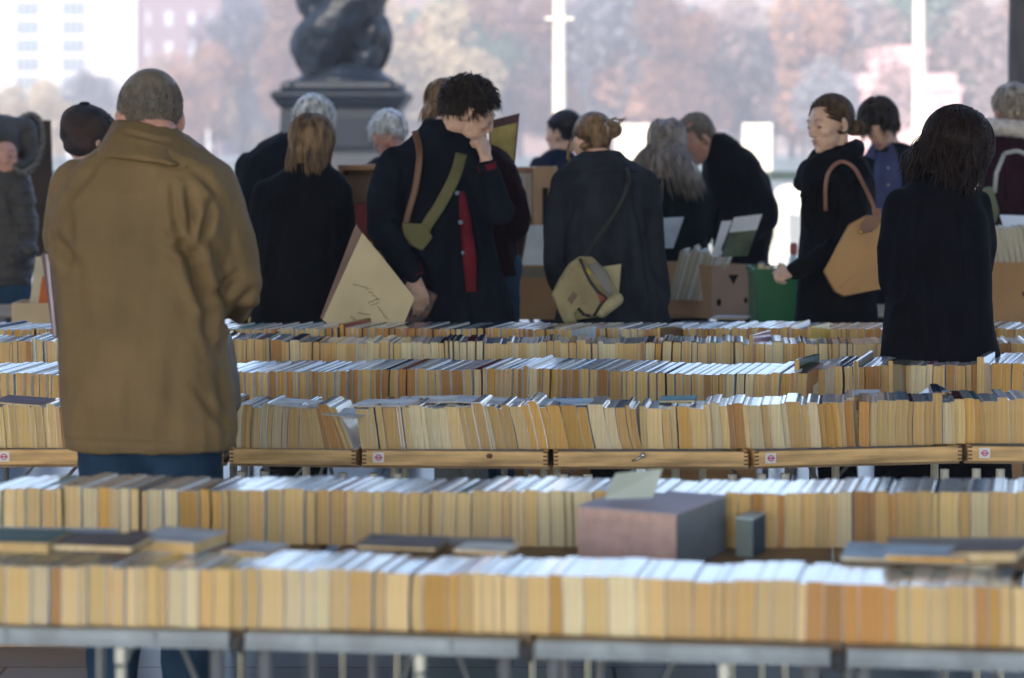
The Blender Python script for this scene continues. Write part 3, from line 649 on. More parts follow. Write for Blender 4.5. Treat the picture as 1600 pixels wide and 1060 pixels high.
# ---- 8 person behind the wavy-haired man
p = Person('person in a dark maroon coat and jeans almost hidden behind the wavy-haired man', 9.45, 755)
rings = [(222,735,22,.07,0),(238,742,48,.10,0),(262,752,58,.12,0),(320,758,52,.13,0),(400,758,50,.13,0),(430,760,50,.13,0)]
arms = [[(788,275,-.02,.066),(806,330,-.04,.062),(806,352,-.04,.060),(790,320,.10,.048),(800,285,.22,.042)],[(705,275,0,.06),(700,340,.1,.05)]]
coat(p, rings, arms, MARN, 'coat'); p.head(700,168,.03,-60,20,0,.95,neck=(728,232,0)); p.legs([(745,745,0),(783,785,0)], .082, JEAN, 1.0)
p.finish(SKIN, rings, arms)
hair(p.t, p.hc, p.hM, p.hs, H_LBRN, 'bob', 14, shell=[((0,-.022,.040),(.080,.096,.083)),((0,-.035,-.02),(.074,.075,.06))], n=700, L=.12, g=.8, r=.0026, lift=.008, earline=False)
# framed picture held up
t = thing('framed_picture', 'gold-toned picture card with a dark red top band, held up beside the wavy-haired man', 'picture', W(790,270,9.5)); bpy.context.view_layer.update()
GOLD = mat('old_gold_card', (.42,.33,.10), .6, var=.18, vscale=14); DRED = mat('dark_red_card', (.07,.012,.018), .5)
polysolid('backing', [(764,189),(812,177),(803,272),(764,262)], 9.50, .008, DRED, t, .001)
polysolid('picture', [(766,202),(808,192),(801,266),(766,256)], 9.497, .002, GOLD, t, 0)

# ---- 7 wavy-haired man
p = Person('wavy dark-haired man in a navy coat and red jumper, fist held to his mouth', 8.95, 700)
rings = [(186,686,20,.060,.0),(200,690,34,.075,.0),(216,690,52,.095,0),(236,686,74,.115,0),(262,682,84,.125,0),(310,680,84,.13,0),(360,690,80,.13,0),(410,700,80,.13,0),(460,712,84,.135,0),(520,720,88,.14,0),(560,722,88,.14,0)]
armN = [(618,256,-.03,.072),(606,310,-.09,.078),(604,352,-.12,.072),(628,392,-.17,.058),(648,418,-.20,.046)]
armF = [(742,262,.0,.060),(770,310,-.03,.058),(782,330,-.05,.056),(772,290,-.09,.046),(762,262,-.11,.040)]
foldsC = [(640,260,625,340,8,.010),(590,330,640,360,7,.010),(600,370,640,400,6,.008),(700,330,690,480,9,.012),(735,360,742,500,8,.010),(660,420,672,500,8,.010)]
coat(p, rings, [armN, armF], NAVY, folds=foldsC, voxel=.010)
p.head(733,176,-.02,-84,26,0,1.04,neck=(692,208,0),neckr=.058)
hand_prims(p.body, p.PX(760,250,-.115), p.PX(748,205,-.125)-p.PX(760,250,-.115), Vector((.75,-.6,.25)), 92, 1.0, thumb=1, spread=1, tcurl=30)
p.body.cap(p.PX(762,262,-.11), p.PX(760,248,-.115), .029, .026)
w0 = p.PX(650,428,-.20); hand_prims(p.body, w0, p.PX(662,470,-.205)-w0, Vector((.35,-.9,.1)), 28, 1.05, thumb=1, spread=3)
p.body.cap(p.PX(646,414,-.20), w0, .030, .027)
p.legs([(705,700,0),(738,742,-.05)], .085, wool('faded_denim', (.16,.18,.20)), .98)
p.finish(SKIN, rings, [armN[:4]], .8, .0055)
face_bits(p.t, p.hc, p.hM, p.hs, (.36,.15,.12), (.02,.015,.012))
hair(p.t, p.hc, p.hM, p.hs, H_DK, 'wavy', 15, shell=[((0,-.022,.050),(.080,.100,.082)),((0,-.055,.0),(.068,.062,.055))], n=2200, L=.050, g=.10, curl=.30, r=.0020, lift=.012, zlow=-.02, faceline=.045)
# beard shadow / sweater / cuffs
attach(MB().tube([p.PX(722,298,-.128),p.PX(728,340,-.142),p.PX(735,400,-.15),p.PX(738,452,-.155)],[.012,.022,.027,.022],12,flat=.6).build('jumper', wool('red_knit', (.15,.014,.024), .6), None, smooth=True), p.t)
attach(MB().tube([p.PX(763,264,-.11),p.PX(761,255,-.113)],[.040,.037],14).build('jumper_cuff', MATS['red_knit'], None), p.t)
attach(MB().tube([p.PX(644,412,-.198),p.PX(651,428,-.202)],[.045,.041],14).build('jumper_cuff', MATS['red_knit'], None), p.t)
for k, (v_) in enumerate((300,345,392)): attach(MB().ell(p.PX(716+5*k,v_,-.155), (.010,.004,.010)).build('button', mat('blue_button', (.10,.14,.22), .3), None, smooth=True), p.t)
sg = thing('shoulder_bag', 'brown and olive shoulder bag worn by the wavy-haired man', 'bag', W(650,360,8.8)); bpy.context.view_layer.update()
OLV = mat('olive_webbing', (.13,.12,.05), .8, bump=.3, bscale=200); BRL = mat('brown_leather', (.12,.055,.025), .5)
attach(MB().tube(spline([p.PX(650,205,-.10),p.PX(658,240,-.150),p.PX(652,290,-.165),p.PX(640,335,-.165),p.PX(632,372,-.15)]),.014,10,flat=.25).build('strap', BRL, None, smooth=True), sg)
attach(MB().tube(spline([p.PX(722,240,-.115),p.PX(712,275,-.150),p.PX(690,318,-.165),p.PX(668,352,-.17),p.PX(655,385,-.16)]),.024,10,flat=.2).build('strap', OLV, None, smooth=True), sg)
polysolid('flap', [(628,348),(664,350),(676,372),(660,392),(640,384),(630,368)], 8.77, .03, OLV, sg, .006)
polysolid('body', [(640,458),(668,452),(684,462),(672,490),(655,512),(628,512)], 8.80, .08, mat('mottled_leather', (.12,.05,.04), .4, var=.4, vscale=30), sg, .008)
attach(MB().tube([p.PX(588,402,-.235),p.PX(604,415,-.24),p.PX(622,434,-.24)],[.012,.014,.012],8,flat=.4).build('patterned_ribbon', mat('pattern_ribbon', (.30,.04,.10), .5, col2=(.04,.12,.38), vscale=40), None), sg)
# the cream portfolio board with handwriting
bd = thing('portfolio_board', 'large cream board with faint handwriting and a brown edge, carried by the wavy-haired man', 'board', W(575,440,8.62)); bpy.context.view_layer.update()
polysolid('board', [(566,364),(504,500),(522,514),(628,514),(648,466),(600,405)], 8.615, .006, mat('cream_paper', (.52,.43,.27), .7, var=.07, vscale=5), bd, .001)
polysolid('brown_edge', [(556,350),(567,366),(508,500),(500,498)], 8.630, .012, mat('edge_brown', (.16,.09,.07), .5), bd, .002)
INK = mat('ink', (.12,.09,.05), .8); ink = MB(); rn = random.Random(4)
def scrawl(u0, v0, u1, v1, n, a, d0=8.6125):
    pts = []
    for i in range(n*4+1):
        t = i/(n*4); ang = t*n*2*math.pi; dx, dv = u1-u0, v1-v0; L_ = math.hypot(dx, dv); nx, nv = -dv/L_, dx/L_
        am = a*rn.uniform(.4,1.1)*math.sin(ang*1.0); pts.append(W(u0+dx*t+nx*am+dx/L_*math.cos(ang)*a*.4, v0+dv*t+nv*am, d0))
    ink.tube(pts, .0009, 4)
scrawl(550,444,578,452,5,2.2); scrawl(577,455,592,470,3,2.5); scrawl(574,474,592,468,3,2.2); scrawl(578,478,592,474,2,1.6); scrawl(590,479,606,500,5,2.2); scrawl(548,494,562,506,3,2.6); scrawl(558,490,578,492,4,2.6); scrawl(566,500,574,508,2,2)
attach(ink.build('handwriting', INK, None, fixn=False), bd)

# ---- 9 far man
p = Person('man in a navy jacket far back near the poles, seen from behind facing left', 12.9, 875)
rings = [(232,876,14,.06,0),(243,874,28,.09,0),(258,870,38,.12,0),(300,868,40,.13,0),(420,868,40,.13,0)]
arms = [[(842,262,0,.06),(838,320,-.02,.05),(830,360,.1,.04)],[(902,262,0,.06),(908,320,0,.05),(900,360,.1,.04)]]
coat(p, rings, arms, wool('blue_jacket', (.022,.035,.075))); p.head(879,208,0,62,6,0,1.0,neck=(877,240,0)); p.legs([(858,858,0),(882,884,0)], .08, DJEAN); p.finish(SKIN, rings, arms)
hair(p.t, p.hc, p.hM, p.hs, H_BLK, 'short', 16, shell=[((0,-.024,.048),(.086,.100,.086)),((0,-.05,-.005),(.074,.064,.055))], n=700, L=.03, g=.3, lift=.008, zlow=-.055)

# ---- 10 woman with clipped-up hair and canvas satchel
p = Person('woman with light brown hair clipped up, dark slate coat and canvas satchel, from behind', 9.25, 948)
rings = [(236,938,30,.07,0),(248,938,40,.085,0),(262,942,64,.10,0),(285,945,76,.115,0),(330,948,70,.12,0),(380,950,62,.112,0),(420,952,68,.12,0),(460,955,84,.135,0),(505,958,92,.145,0),(600,960,104,.15,0)]
arms = [[(882,285,0,.056),(870,350,.0,.052),(866,400,.0,.048),(872,440,.06,.044),(885,468,.14,.038)],[(1008,285,0,.056),(1018,350,.0,.052),(1024,410,.0,.047),(1034,462,.05,.040),(1030,490,.08,.036)]]
coat(p, rings, arms, CHAR, folds=[(906,300,900,470,7,.012),(985,290,990,480,7,.010),(945,300,950,480,9,.004),(878,380,862,400,6,.006),(880,420,905,470,7,.008),(1000,360,1030,372,5,.006),(960,430,975,505,8,.008),(1005,430,1015,505,8,.008)], voxel=.0095, smooth=4, wr=.006)
cb = MB(); q = [ringell(p.PX(936,238,0), 30*p.s, .072), ringell(p.PX(938,250,0), 44*p.s, .092), ringell(p.PX(942,262,-.004), 60*p.s, .104), ringell(p.PX(946,270,-.006), 62*p.s, .11)]
cb.ring_tube(q); blob(cb, 'collar', CHAR, p.t, .009, 2, (.004,(10,10,10),[(905,262,985,240,3,.005)]))
p.head(925,221,.02,30,14,0,.93,neck=(935,250,0),neckr=.046); p.legs([(940,938,0),(975,978,0)], .07, BLK, .7)
p.finish(SKINP, rings, arms)
mb = MB(); c, M, s = p.hc, p.hM, p.hs
mb.ell(c+M@Vector((0,-.020,.040)), (.076,.093,.078), M, 20, 12)
bunp = p.PX(955,203,-.085); bl = M.transposed() @ (bunp-c)
mb.ell(bunp, (.036,.034,.036))
strands(mb, c, M, s, 1200, .17, .0, 17, 'bun', bun=tuple(bl), lift=.004, faceline=.062, r=.0016, zlow=-.065)
for k in range(60):      # twisted roll of the bun
    rn = random.Random(k); a0 = rn.uniform(0,6.28); y_ = rn.uniform(-.034,.02); rr_ = .002+math.sqrt(max(.0001,.038**2-y_*y_)); of = Vector((0,y_,0))
    mb.tube([bunp+of+Vector((rr_*math.cos(a0+.45*i)*.95, rn.uniform(-.003,.003), rr_*math.sin(a0+.45*i)*.8)) for i in range(8)], [.001,.0035,.004,.004,.004,.004,.0035,.001], 5)
for k in range(9):      # loose tufts sticking up out of the clip
    rn = random.Random(100+k); b0 = bunp+Vector((rn.uniform(-.02,.025),-.01,.015)); mb.tube([b0, b0+Vector((rn.uniform(-.02,.03),rn.uniform(-.02,.02),.025)), b0+Vector((rn.uniform(-.01,.05),0,rn.uniform(.02,.045)))], [.003,.0025,.0006], 4)
for k in range(14):      # loose strands at the left cheek
    rn = random.Random(200+k); b0 = c+M@Vector((-.070,.035,.03)); mb.tube([b0, b0+Vector((-.012-rn.uniform(0,.01),0,-.05)), b0+Vector((-.006-rn.uniform(0,.015),-.0,-.09)), b0+Vector((.0+rn.uniform(-.01,.02),0,-.13))], [.002,.002,.0016,.0005], 4)
attach(mb.build('hair', H_LBRN, None, smooth=True, fixn=False), p.t)
cl = MB(); cl.tube([bunp+Vector((-.030,-.045,.030)),bunp+Vector((-.018,-.055,.005)),bunp+Vector((-.020,-.045,-.030))],[.005,.008,.004],8); attach(cl.build('hair_clip', mat('horn_clip', (.30,.22,.16), .3), None, smooth=True), p.t)
# canvas satchel
sg = thing('canvas_satchel', 'khaki canvas messenger satchel at the hip of the woman with clipped-up hair', 'bag', W(915,455,9.0)); bpy.context.view_layer.update()
CAN = mat('khaki_canvas', (.31,.26,.14), .8, var=.14, vscale=12, bump=.4, bscale=180); CAN2 = mat('pale_canvas', (.46,.40,.24), .8, var=.08, vscale=12); GRYB = mat('grey_band', (.19,.18,.18), .6)
polysolid('envelope', [(936,418),(971,413),(966,468),(948,480),(936,440)], 9.03, .02, CAN2, sg, .003)
polysolid('body', [(906,401),(926,402),(948,424),(966,456),(962,480),(936,496),(904,500),(884,508),(874,490),(862,462),(872,440),(890,412)], 8.985, .06, CAN, sg, .012)
polysolid('flap', [(903,404),(910,412),(928,448),(938,470),(930,492),(917,494),(905,482),(898,490),(902,505),(882,506),(872,486),(865,462),(873,442),(889,414)], 8.965, .02, CAN, sg, .007)
polysolid('grey_band', [(918,414),(932,410),(950,430),(957,458),(950,462),(938,444)], 8.975, .01, GRYB, sg, .002)
polysolid('inner_pocket', [(924,444),(948,464),(939,474),(933,466)], 8.972, .012, mat('red_brown_lining', (.28,.06,.035), .7), sg, .001)
polysolid('brand_patch', [(886,468),(896,456),(903,462),(893,476)], 8.9635, .002, mat('patch_brown', (.16,.10,.06), .7), sg, 0)
polysolid('yellow_tag', [(912,424),(920,420),(924,428),(915,430)], 8.963, .003, mat('yellow_tag', (.5,.40,.02), .5), sg, 0)
attach(MB().cap(W(940,486,8.985), W(964,468,8.985), .028, .026, 14).build('rolled_corner', CAN2, None, smooth=True), sg)
for pts in ([(906,404),(914,424),(922,440),(934,456),(948,466),(938,478),(928,494)], [(903,482),(912,492),(922,494)]):
    attach(MB().tube([W(u, v, 8.960) for u, v in pts], .0055, 8, flat=.4).build('binding', mat('black_binding', (.012,.012,.012), .6), None, smooth=True), sg)
attach(MB().tube(spline([p.PX(905,405,-.24),p.PX(930,370,-.20),p.PX(965,320,-.165),p.PX(978,285,-.150),p.PX(976,262,-.10)]),.010,8,flat=.35).build('strap', mat('black_binding', (.012,.012,.012), .6), None, smooth=True), sg)

# ---- 11 long grey-haired woman
p = Person('woman with long ash-grey hair and dark coat, behind the holed cardboard box', 11.3, 1060)
rings = [(268,1050,16,.06,0),(282,1056,38,.09,0),(300,1062,42,.11,0),(350,1064,40,.12,0),(450,1064,44,.13,0),(520,1064,46,.13,0)]
arms = [[(1026,300,0,.052),(1024,350,0,.046),(1040,380,.15,.04)],[(1092,300,0,.054),(1098,350,0,.048),(1080,380,.15,.04)]]
coat(p, rings, arms, TEALB); p.head(1043,226,0,-22,24,-4,.95,neck=(1050,272,0),neckr=.046); p.legs([(1050,1050,0),(1080,1080,0)], .075, BLK, .75); p.finish(SKIN, rings, arms)
hair(p.t, p.hc, p.hM, p.hs, H_ASH, 'long', 18, shell=[((0,-.022,.040),(.084,.100,.084)),((0,-.035,-.03),(.090,.080,.08)),((.0,-.05,-.11),(.135,.060,.10))], n=3000, L=.36, g=.75, r=.0020, lift=.016, faceline=.06, earline=False, spread=.5, rad=1.05, flare=.42)

# ---- 12 stooping bald man
p = Person('balding grey man in a black coat stooping over the boxes, facing left', 11.75, 1150)
rings = [(208,1118,12,.06,-.05),(222,1126,26,.10,-.04),(242,1138,40,.13,-.02),(275,1150,50,.15,0),(310,1158,54,.15,.02),(345,1160,50,.15,.03),(400,1160,42,.14,.04),(500,1158,42,.14,.04)]
arms = [[(1160,262,-.12,.070),(1190,322,-.14,.068),(1192,342,-.14,.064),(1150,368,-.30,.050),(1120,385,-.38,.040)],[(1120,255,.12,.065),(1110,320,.12,.055),(1100,370,-.05,.045)]]
coat(p, rings, arms, BLK, folds=[(1150,290,1200,330,8,.014),(1160,350,1190,360,7,.010)]); p.head(1086,216,-.08,112,44,0,1.04,neck=(1122,232,-.04),neckr=.062); p.legs([(1142,1140,0),(1170,1172,0)], .085, BLK, .9)
p.finish(SKINR, rings, arms); face_bits(p.t, p.hc, p.hM, p.hs, (.36,.14,.12), (.25,.22,.2))
hair(p.t, p.hc, p.hM, p.hs, H_GREY, 'short', 19, shell=[((0,-.034,.034),(.0775,.080,.073)),((0,-.055,-.01),(.068,.055,.05))], n=1300, L=.024, g=.3, lift=.003, zlow=-.05, faceline=.02)

# ---- 13 woman with scarf and tan handbag
p = Person('woman with brown hair in a bun and thick black scarf, facing left, looking down', 9.55, 1308)
rings = [(232,1304,30,.075,0),(250,1306,46,.095,0),(275,1308,56,.115,0),(310,1310,58,.125,0),(350,1308,56,.125,0),(400,1306,58,.13,0),(450,1307,60,.135,0),(505,1307,64,.14,0),(600,1307,70,.14,0)]
armN = [(1334,285,-.05,.060),(1330,340,-.11,.060),(1318,374,-.14,.056),(1272,398,-.22,.047),(1228,417,-.28,.038)]
armF = [(1282,285,.08,.055),(1280,350,.08,.05),(1262,400,-.02,.045)]
coat(p, rings, [armN, armF], BLK, folds=[(1300,350,1290,500,8,.010),(1330,300,1300,360,8,.008),(1300,380,1330,400,6,.010)])
p.head(1296,194,-.01,124,10,3,1.03,neck=(1306,240,0),neckr=.046)
w0 = p.PX(1227,417,-.28); hand_prims(p.body, w0+Vector((.012,0,0)), p.PX(1208,421,-.30)-w0, Vector((-.2,-.7,.75)), 62, .82, thumb=1, spread=2, tcurl=40)
p.legs([(1292,1292,0),(1322,1324,0)], .07, BLK, .8); p.finish(SKINP, rings, [armN, armF], .8, .0055)
face_bits(p.t, p.hc, p.hM, p.hs, (.48,.22,.19), (.15,.09,.06))
mb = MB(); c, M, s = p.hc, p.hM, p.hs; mb.ell(c+M@Vector((0,-.022,.041)), (.0765,.092,.0785), M, 20, 12)
bunp = p.PX(1338,200,.03); bl = M.transposed() @ (bunp-c); strands(mb, c, M, s, 1300, .19, .0, 21, 'bun', bun=tuple(bl), lift=.004, faceline=.058, r=.0020, zlow=-.045)
mb.ell(bunp, (.026,.028,.030))
for k in range(50):
    rn = random.Random(k); a0 = rn.uniform(0,6.28); rr_ = rn.uniform(.024,.033); of = Vector((rn.uniform(-.01,.01),rn.uniform(-.02,.02),0))
    mb.tube([bunp+of+Vector((rr_*math.cos(a0+.4*i), 0, rr_*math.sin(a0+.4*i))) for i in range(8)], [.001,.003,.0035,.0035,.0035,.0035,.003,.001], 5)
attach(mb.build('hair', H_BRN, None, smooth=True, fixn=False), p.t)
sc_ = MB(); n_ = 24
for (v0, u0, a, b, r_) in ((247,1301,.095,.088,.038),(264,1297,.104,.098,.040),(280,1292,.104,.098,.036)):
    sc_.tube([p.PX(u0,v0,0)+Vector((a*math.cos(2*math.pi*i/n_), b*math.sin(2*math.pi*i/n_), .018*math.sin(2*math.pi*i/n_+v0)+.022*math.cos(2*math.pi*i/n_))) for i in range(n_+1)], r_, 10)
sc_.cap(p.PX(1262,268,-.06), p.PX(1256,310,-.11), .034, .030)
blob(sc_, 'scarf', BLK, p.t, .010, 3, (.008,(10,10,14),None))
fr = MB()
for k in range(16):
    rn = random.Random(k); x = 1247+1.3*k; fr.tube([p.PX(x,308,-.12+rn.uniform(-.02,.02)),p.PX(x+rn.uniform(-1,1),330,-.125),p.PX(x+rn.uniform(-2,2),345+rn.uniform(-6,16),-.125)],[.0035,.003,.0018],5)
attach(fr.build('scarf_fringe', BLK, None, smooth=True, fixn=False), p.t)
sg = thing('handbag', 'tan leather handbag with a brown handle on the arm of the woman with the scarf', 'bag', W(1345,400,9.3)); bpy.context.view_layer.update()
BT = mat('tan_leather', (.42,.225,.075), .42, .45, var=.07, vscale=7, bump=.15, bscale=60); BD = mat('brown_trim', (.20,.075,.025), .35, .5)
bgm = MB(); a_ = [(1326,352),(1352,338),(1388,338),(1388,440),(1380,450),(1318,463),(1304,455),(1287,424)]; bk_ = [(1330,360),(1355,350),(1388,350),(1388,438),(1380,446),(1322,458),(1310,450),(1296,426)]
f_ = [W(u, v, 9.27) for u, v in a_]; mid = [W(u+(u-1340)*.03, v+(v-400)*.03, 9.33) for u, v in a_]; b_ = [W(u, v, 9.41) for u, v in bk_]
bgm.ring_tube([f_, mid, b_]); attach(bgm.build('body', BT, None, bevel=.007), sg)
polysolid('corner_fold', [(1306,455),(1334,431),(1388,424),(1388,441),(1380,451),(1318,463)], 9.262, .01, BT, sg, .002)
polysolid('flap', [(1345,350),(1356,337),(1372,337),(1372,352),(1362,362),(1342,366)], 9.255, .008, BD, sg, .002)
polysolid('tab', [(1362,326),(1376,326),(1378,348),(1366,350)], 9.262, .006, BD, sg, .002)
attach(MB().ell(W(1345,363,9.25), (.008,.004,.008)).build('stud', mat('brass', (.6,.4,.1), .25, metal=1.0), None, smooth=True), sg)
attach(MB().tube(spline([W(1290,330,9.34),W(1290,290,9.33),W(1297,266,9.33),W(1314,253,9.34),W(1334,262,9.33),W(1350,290,9.30),W(1363,318,9.275),W(1369,338,9.26)]),.0085,10,flat=.6).build('handle', mat('handle_leather', (.22,.09,.055), .35, .5), None, smooth=True), sg)

# ---- 14 young man facing us
p = Person('young man with shaggy dark hair, blue shirt and navy blazer, looking down towards us', 11.6, 1392)
rings = [(222,1392,16,.06,0),(232,1394,36,.09,0),(250,1396,50,.12,0),(290,1394,52,.13,0),(350,1392,52,.13,0),(450,1392,52,.13,0)]
arms = [[(1350,262,0,.062),(1346,325,-.03,.054),(1366,370,-.2,.045)],[(1440,262,0,.062),(1446,325,-.03,.054),(1426,370,-.2,.045)]]
coat(p, rings, arms, TEALB, 'blazer')
attach(MB().tube([p.PX(1381,238,-.095),p.PX(1380,265,-.130),p.PX(1380,320,-.138),p.PX(1380,380,-.14)],[.050,.070,.078,.080],16,flat=.25).build('shirt', wool('blue_shirt', (.060,.070,.16), .2), None, smooth=True), p.t)
for k in range(4): attach(MB().ell(p.PX(1380,262+26*k,-.156-.002*k), (.0055,.003,.0055)).build('shirt_button', mat('shell_button', (.5,.5,.5), .3), None), p.t)
p.head(1371,196,-.05,166,34,8,1.0,neck=(1390,232,0)); p.legs([(1378,1378,0),(1408,1408,0)], .085, DJEAN); p.finish(SKIN, rings, arms, voxel=.006)
for q, (ua, ub) in enumerate(((1368,1352),(1388,1404))): polysolid('shirt_collar', [(ua,226),(ua+(6 if q else -6),224),(ub,244),(ua,250)], 11.46, .006, MATS['blue_shirt'], p.t, .001)
face_bits(p.t, p.hc, p.hM, p.hs, (.34,.14,.12), (.02,.015,.012))
hair(p.t, p.hc, p.hM, p.hs, H_DK, 'bob', 23, shell=[((0,-.022,.046),(.088,.102,.086)),((0,-.05,-.015),(.080,.062,.06))], n=1300, L=.10, g=.65, curl=.5, r=.0028, lift=.014, faceline=.045, earline=False, rad=1.12, flare=.15)

# ---- 15 woman in long black coat
p = Person('dark-haired woman in a long plain black coat, nearest on the right, head bowed', 7.6, 1470)
rings = [(268,1470,28,.075,.02),(284,1468,46,.10,.01),(306,1466,62,.12,0),(340,1467,74,.135,0),(380,1467,80,.14,0),(425,1467,82,.145,0),(470,1466,82,.145,0),(520,1468,88,.15,0),(560,1470,94,.155,0),(680,1472,104,.16,0),(820,1474,108,.16,0)]
armL_ = [(1410,322,.0,.062),(1398,385,.0,.058),(1400,440,.02,.054),(1430,480,.16,.045)]; armR_ = [(1524,322,.02,.060),(1534,385,.03,.056),(1532,430,.05,.052),(1500,460,.2,.043)]
coat(p, rings, [armL_, armR_], wool('soft_black_wool', (.010,.012,.022), sheen=.3), folds=[(1420,340,1412,460,7,.010),(1430,470,1400,500,7,.012),(1520,340,1515,440,7,.008),(1440,430,1450,560,10,.008),(1490,440,1500,560,10,.006)], wr=.006, sc=(6,6,3))
p.head(1497,238,.02,-46,30,8,.97,neck=(1472,280,0),neckr=.048); p.legs([(1445,1440,0),(1500,1505,0)], .08, BLK, .7); p.finish(SKIN, rings, [armL_, armR_])
hair(p.t, p.hc, p.hM, p.hs, H_DRED, 'bob', 24, shell=[((0,-.024,.046),(.094,.108,.090)),((0,-.036,-.025),(.102,.096,.080))], n=4200, L=.19, g=.38, curl=.62, r=.0018, lift=.022, faceline=.07, earline=False, rad=1.13, flare=.12)

# ---- 16 woman at the right edge
p = Person('grey-haired woman with white collar and maroon coat at the right edge', 11.1, 1588)
rings = [(208,1582,20,.08,0),(224,1586,40,.11,0),(250,1590,52,.13,0),(300,1592,54,.14,0),(400,1592,56,.14,0),(480,1592,56,.14,0)]
arms = [[(1548,258,0,.062),(1552,310,-.02,.056),(1566,345,.1,.048)],[(1634,258,0,.062),(1640,320,0,.055),(1620,350,.1,.045)]]
coat(p, rings, arms, wool('plum_cloth', (.060,.018,.032))); p.head(1580,172,0,18,12,0,1.0,neck=(1582,212,0)); p.legs([(1575,1575,0),(1610,1610,0)], .085, DJEAN); p.finish(SKINR, rings, arms)
hair(p.t, p.hc, p.hM, p.hs, hairmat('hair_streaked_grey', (.34,.29,.24)), 'short', 25, shell=[((0,-.024,.046),(.086,.100,.086)),((0,-.05,-.012),(.074,.064,.058))], n=1200, L=.05, g=.3, r=.0026, lift=.010, curl=.3, zlow=-.06)
wc_ = MB(); wc_.tube([p.PX(1582,202,0)+Vector((.115*math.cos(a), .11*math.sin(a), -.012*math.cos(a))) for a in [2*math.pi*i/20 for i in range(21)]], .042, 10); blob(wc_, 'fleece_collar', mat('cream_fleece', (.55,.50,.46), .95, var=.1, vscale=30, bump=.6, bscale=90), p.t, .01, 2, (.008,(30,30,30),None))
sg = thing('shoulder_bag', 'grey-green shoulder bag with pale strap worn at the right edge', 'bag', W(1545,330,10.9)); bpy.context.view_layer.update()
polysolid('body', [(1524,300),(1552,292),(1562,330),(1556,350),(1528,350),(1522,330)], 10.9, .10, mat('sage_canvas', (.14,.16,.10), .8), sg, .01)
attach(MB().tube(spline([p.PX(1560,240,-.135),p.PX(1580,236,-.15),p.PX(1600,246,-.15)]),.010,8,flat=.3).tube([p.PX(1560,240,-.135),p.PX(1548,270,-.13),p.PX(1544,300,-.15)],.010,8,flat=.3).build('strap', mat('pale_strap', (.45,.45,.45), .6), None, smooth=True), sg)
# ============================================================ tables
STEEL = mat('grey_steel', (.27,.31,.34), .42, .5, metal=.1, var=.12, vscale=12)
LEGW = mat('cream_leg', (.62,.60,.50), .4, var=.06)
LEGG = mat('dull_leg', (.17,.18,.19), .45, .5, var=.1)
TOPW = mat('ply_top', (.30,.20,.11), .75, var=.15, vscale=8, stretch=(1,6,1))
PINE = mat('pine', (.68,.42,.17), .5, var=.22, vscale=5, stretch=(1,8,9), bump=.15, bscale=20)
TH = .73
def d_of(v, z=TH): return (CH-z)*F/(v-200)
def xz(u, v, z=TH):
    d = d_of(v, z); return Vector(((u-800)/F*d, d, z))
def trestle(label, a, b, depth, front='rail', legm=None, group=None, back_ang=0.0, rail_h=.030, legs=True, zt=TH):
    """a, b: front corners (Vector) of one table; depth goes away from the camera"""
    ax = (b-a); L = ax.length; ang = math.atan2(ax.y, ax.x)
    t = thing('trestle_table', label, 'table', (a.x, a.y, 0), ang, group)
    MB().box((.004,.030,zt-(.022 if front else .010)),(L-.004,depth,zt-.001)).build('tabletop', TOPW, t)
    if front == 'rail':
        m = MB(); m.box((.006,-.014,zt-.021),(L-.022,.010,zt+.001)); m.box((.006,-.019,zt-.027),(L-.022,-.0145,zt-.019)); m.build('rail', STEEL, t, bevel=.002)
        for q in (.25,.72): MB().box((L*q-.003,-.021,zt-.026),(L*q+.003,-.0195,zt-.001)).build('joint_strip', STEEL, t)
        cl = MB(); cl.box((L*.62-.008,-.024,zt-.055),(L*.62+.008,.004,zt-.0275)); cl.tube([(L*.62,-.014,zt-.062),(L*.62,-.014,zt-.085)], .009, 10); cl.build('clamp', LEGW, t, smooth=False)
    lm = legm or LEGG
    if legs:
        for x in (.035, L-.05):
            for y in (.02, depth-.05):
                MB().tube([(x,y,0),(x,y,zt-.023)], .0125, 10).build('leg', lm, t, smooth=True)
            MB().tube([(x,.03,.18),(x,depth-.06,.18)], .008, 8).build('stretcher', LEGG, t)
        MB().tube([(.05,depth*.5,.19),(L*.5,depth*.5,zt-.04)], .006, 6).tube([(L-.06,depth*.5,.19),(L*.5,depth*.5,zt-.04)], .006, 6).build('brace', LEGG, t)
    return t
TA = [(-140,979),(-40,980),(380,986),(832,999),(1318,1012),(1800,1026)]
TA = [(-110,978),(380,987),(832,1000),(1318,1013),(1800,1026)]
labs = ['grey-railed trestle table at the front left, under the nearest row','grey-railed trestle table at the front, second section from the left','grey-railed trestle table at the front, below the dusty pink box','grey-railed trestle table at the front right corner']
for i in range(4):
    trestle(labs[i], xz(*TA[i]), xz(*TA[i+1]), 1.06, group='front trestle tables with grey rails')
    a, b = xz(*TA[i]), xz(*TA[i+1]); L = (b-a).length
# black blocks filling the gaps between the front rails
for i, lab in enumerate(('dark connector block in the left gap between the front rails','dark connector block in the middle gap between the front rails','dark connector block in the right gap between the front rails')):
    p = xz(*TA[i+1]); tag(MB().box((-.012,-.018,-.034),(.010,.009,-.004)).box((-.007,-.022,-.028),(.005,-.0183,-.010)).build('filler', mat('filler_black', (.015,.015,.018), .4), None, bevel=.002, loc=p+Vector((-.008,0,0))), lab, 'filler', 'dark filler blocks between the front rails')
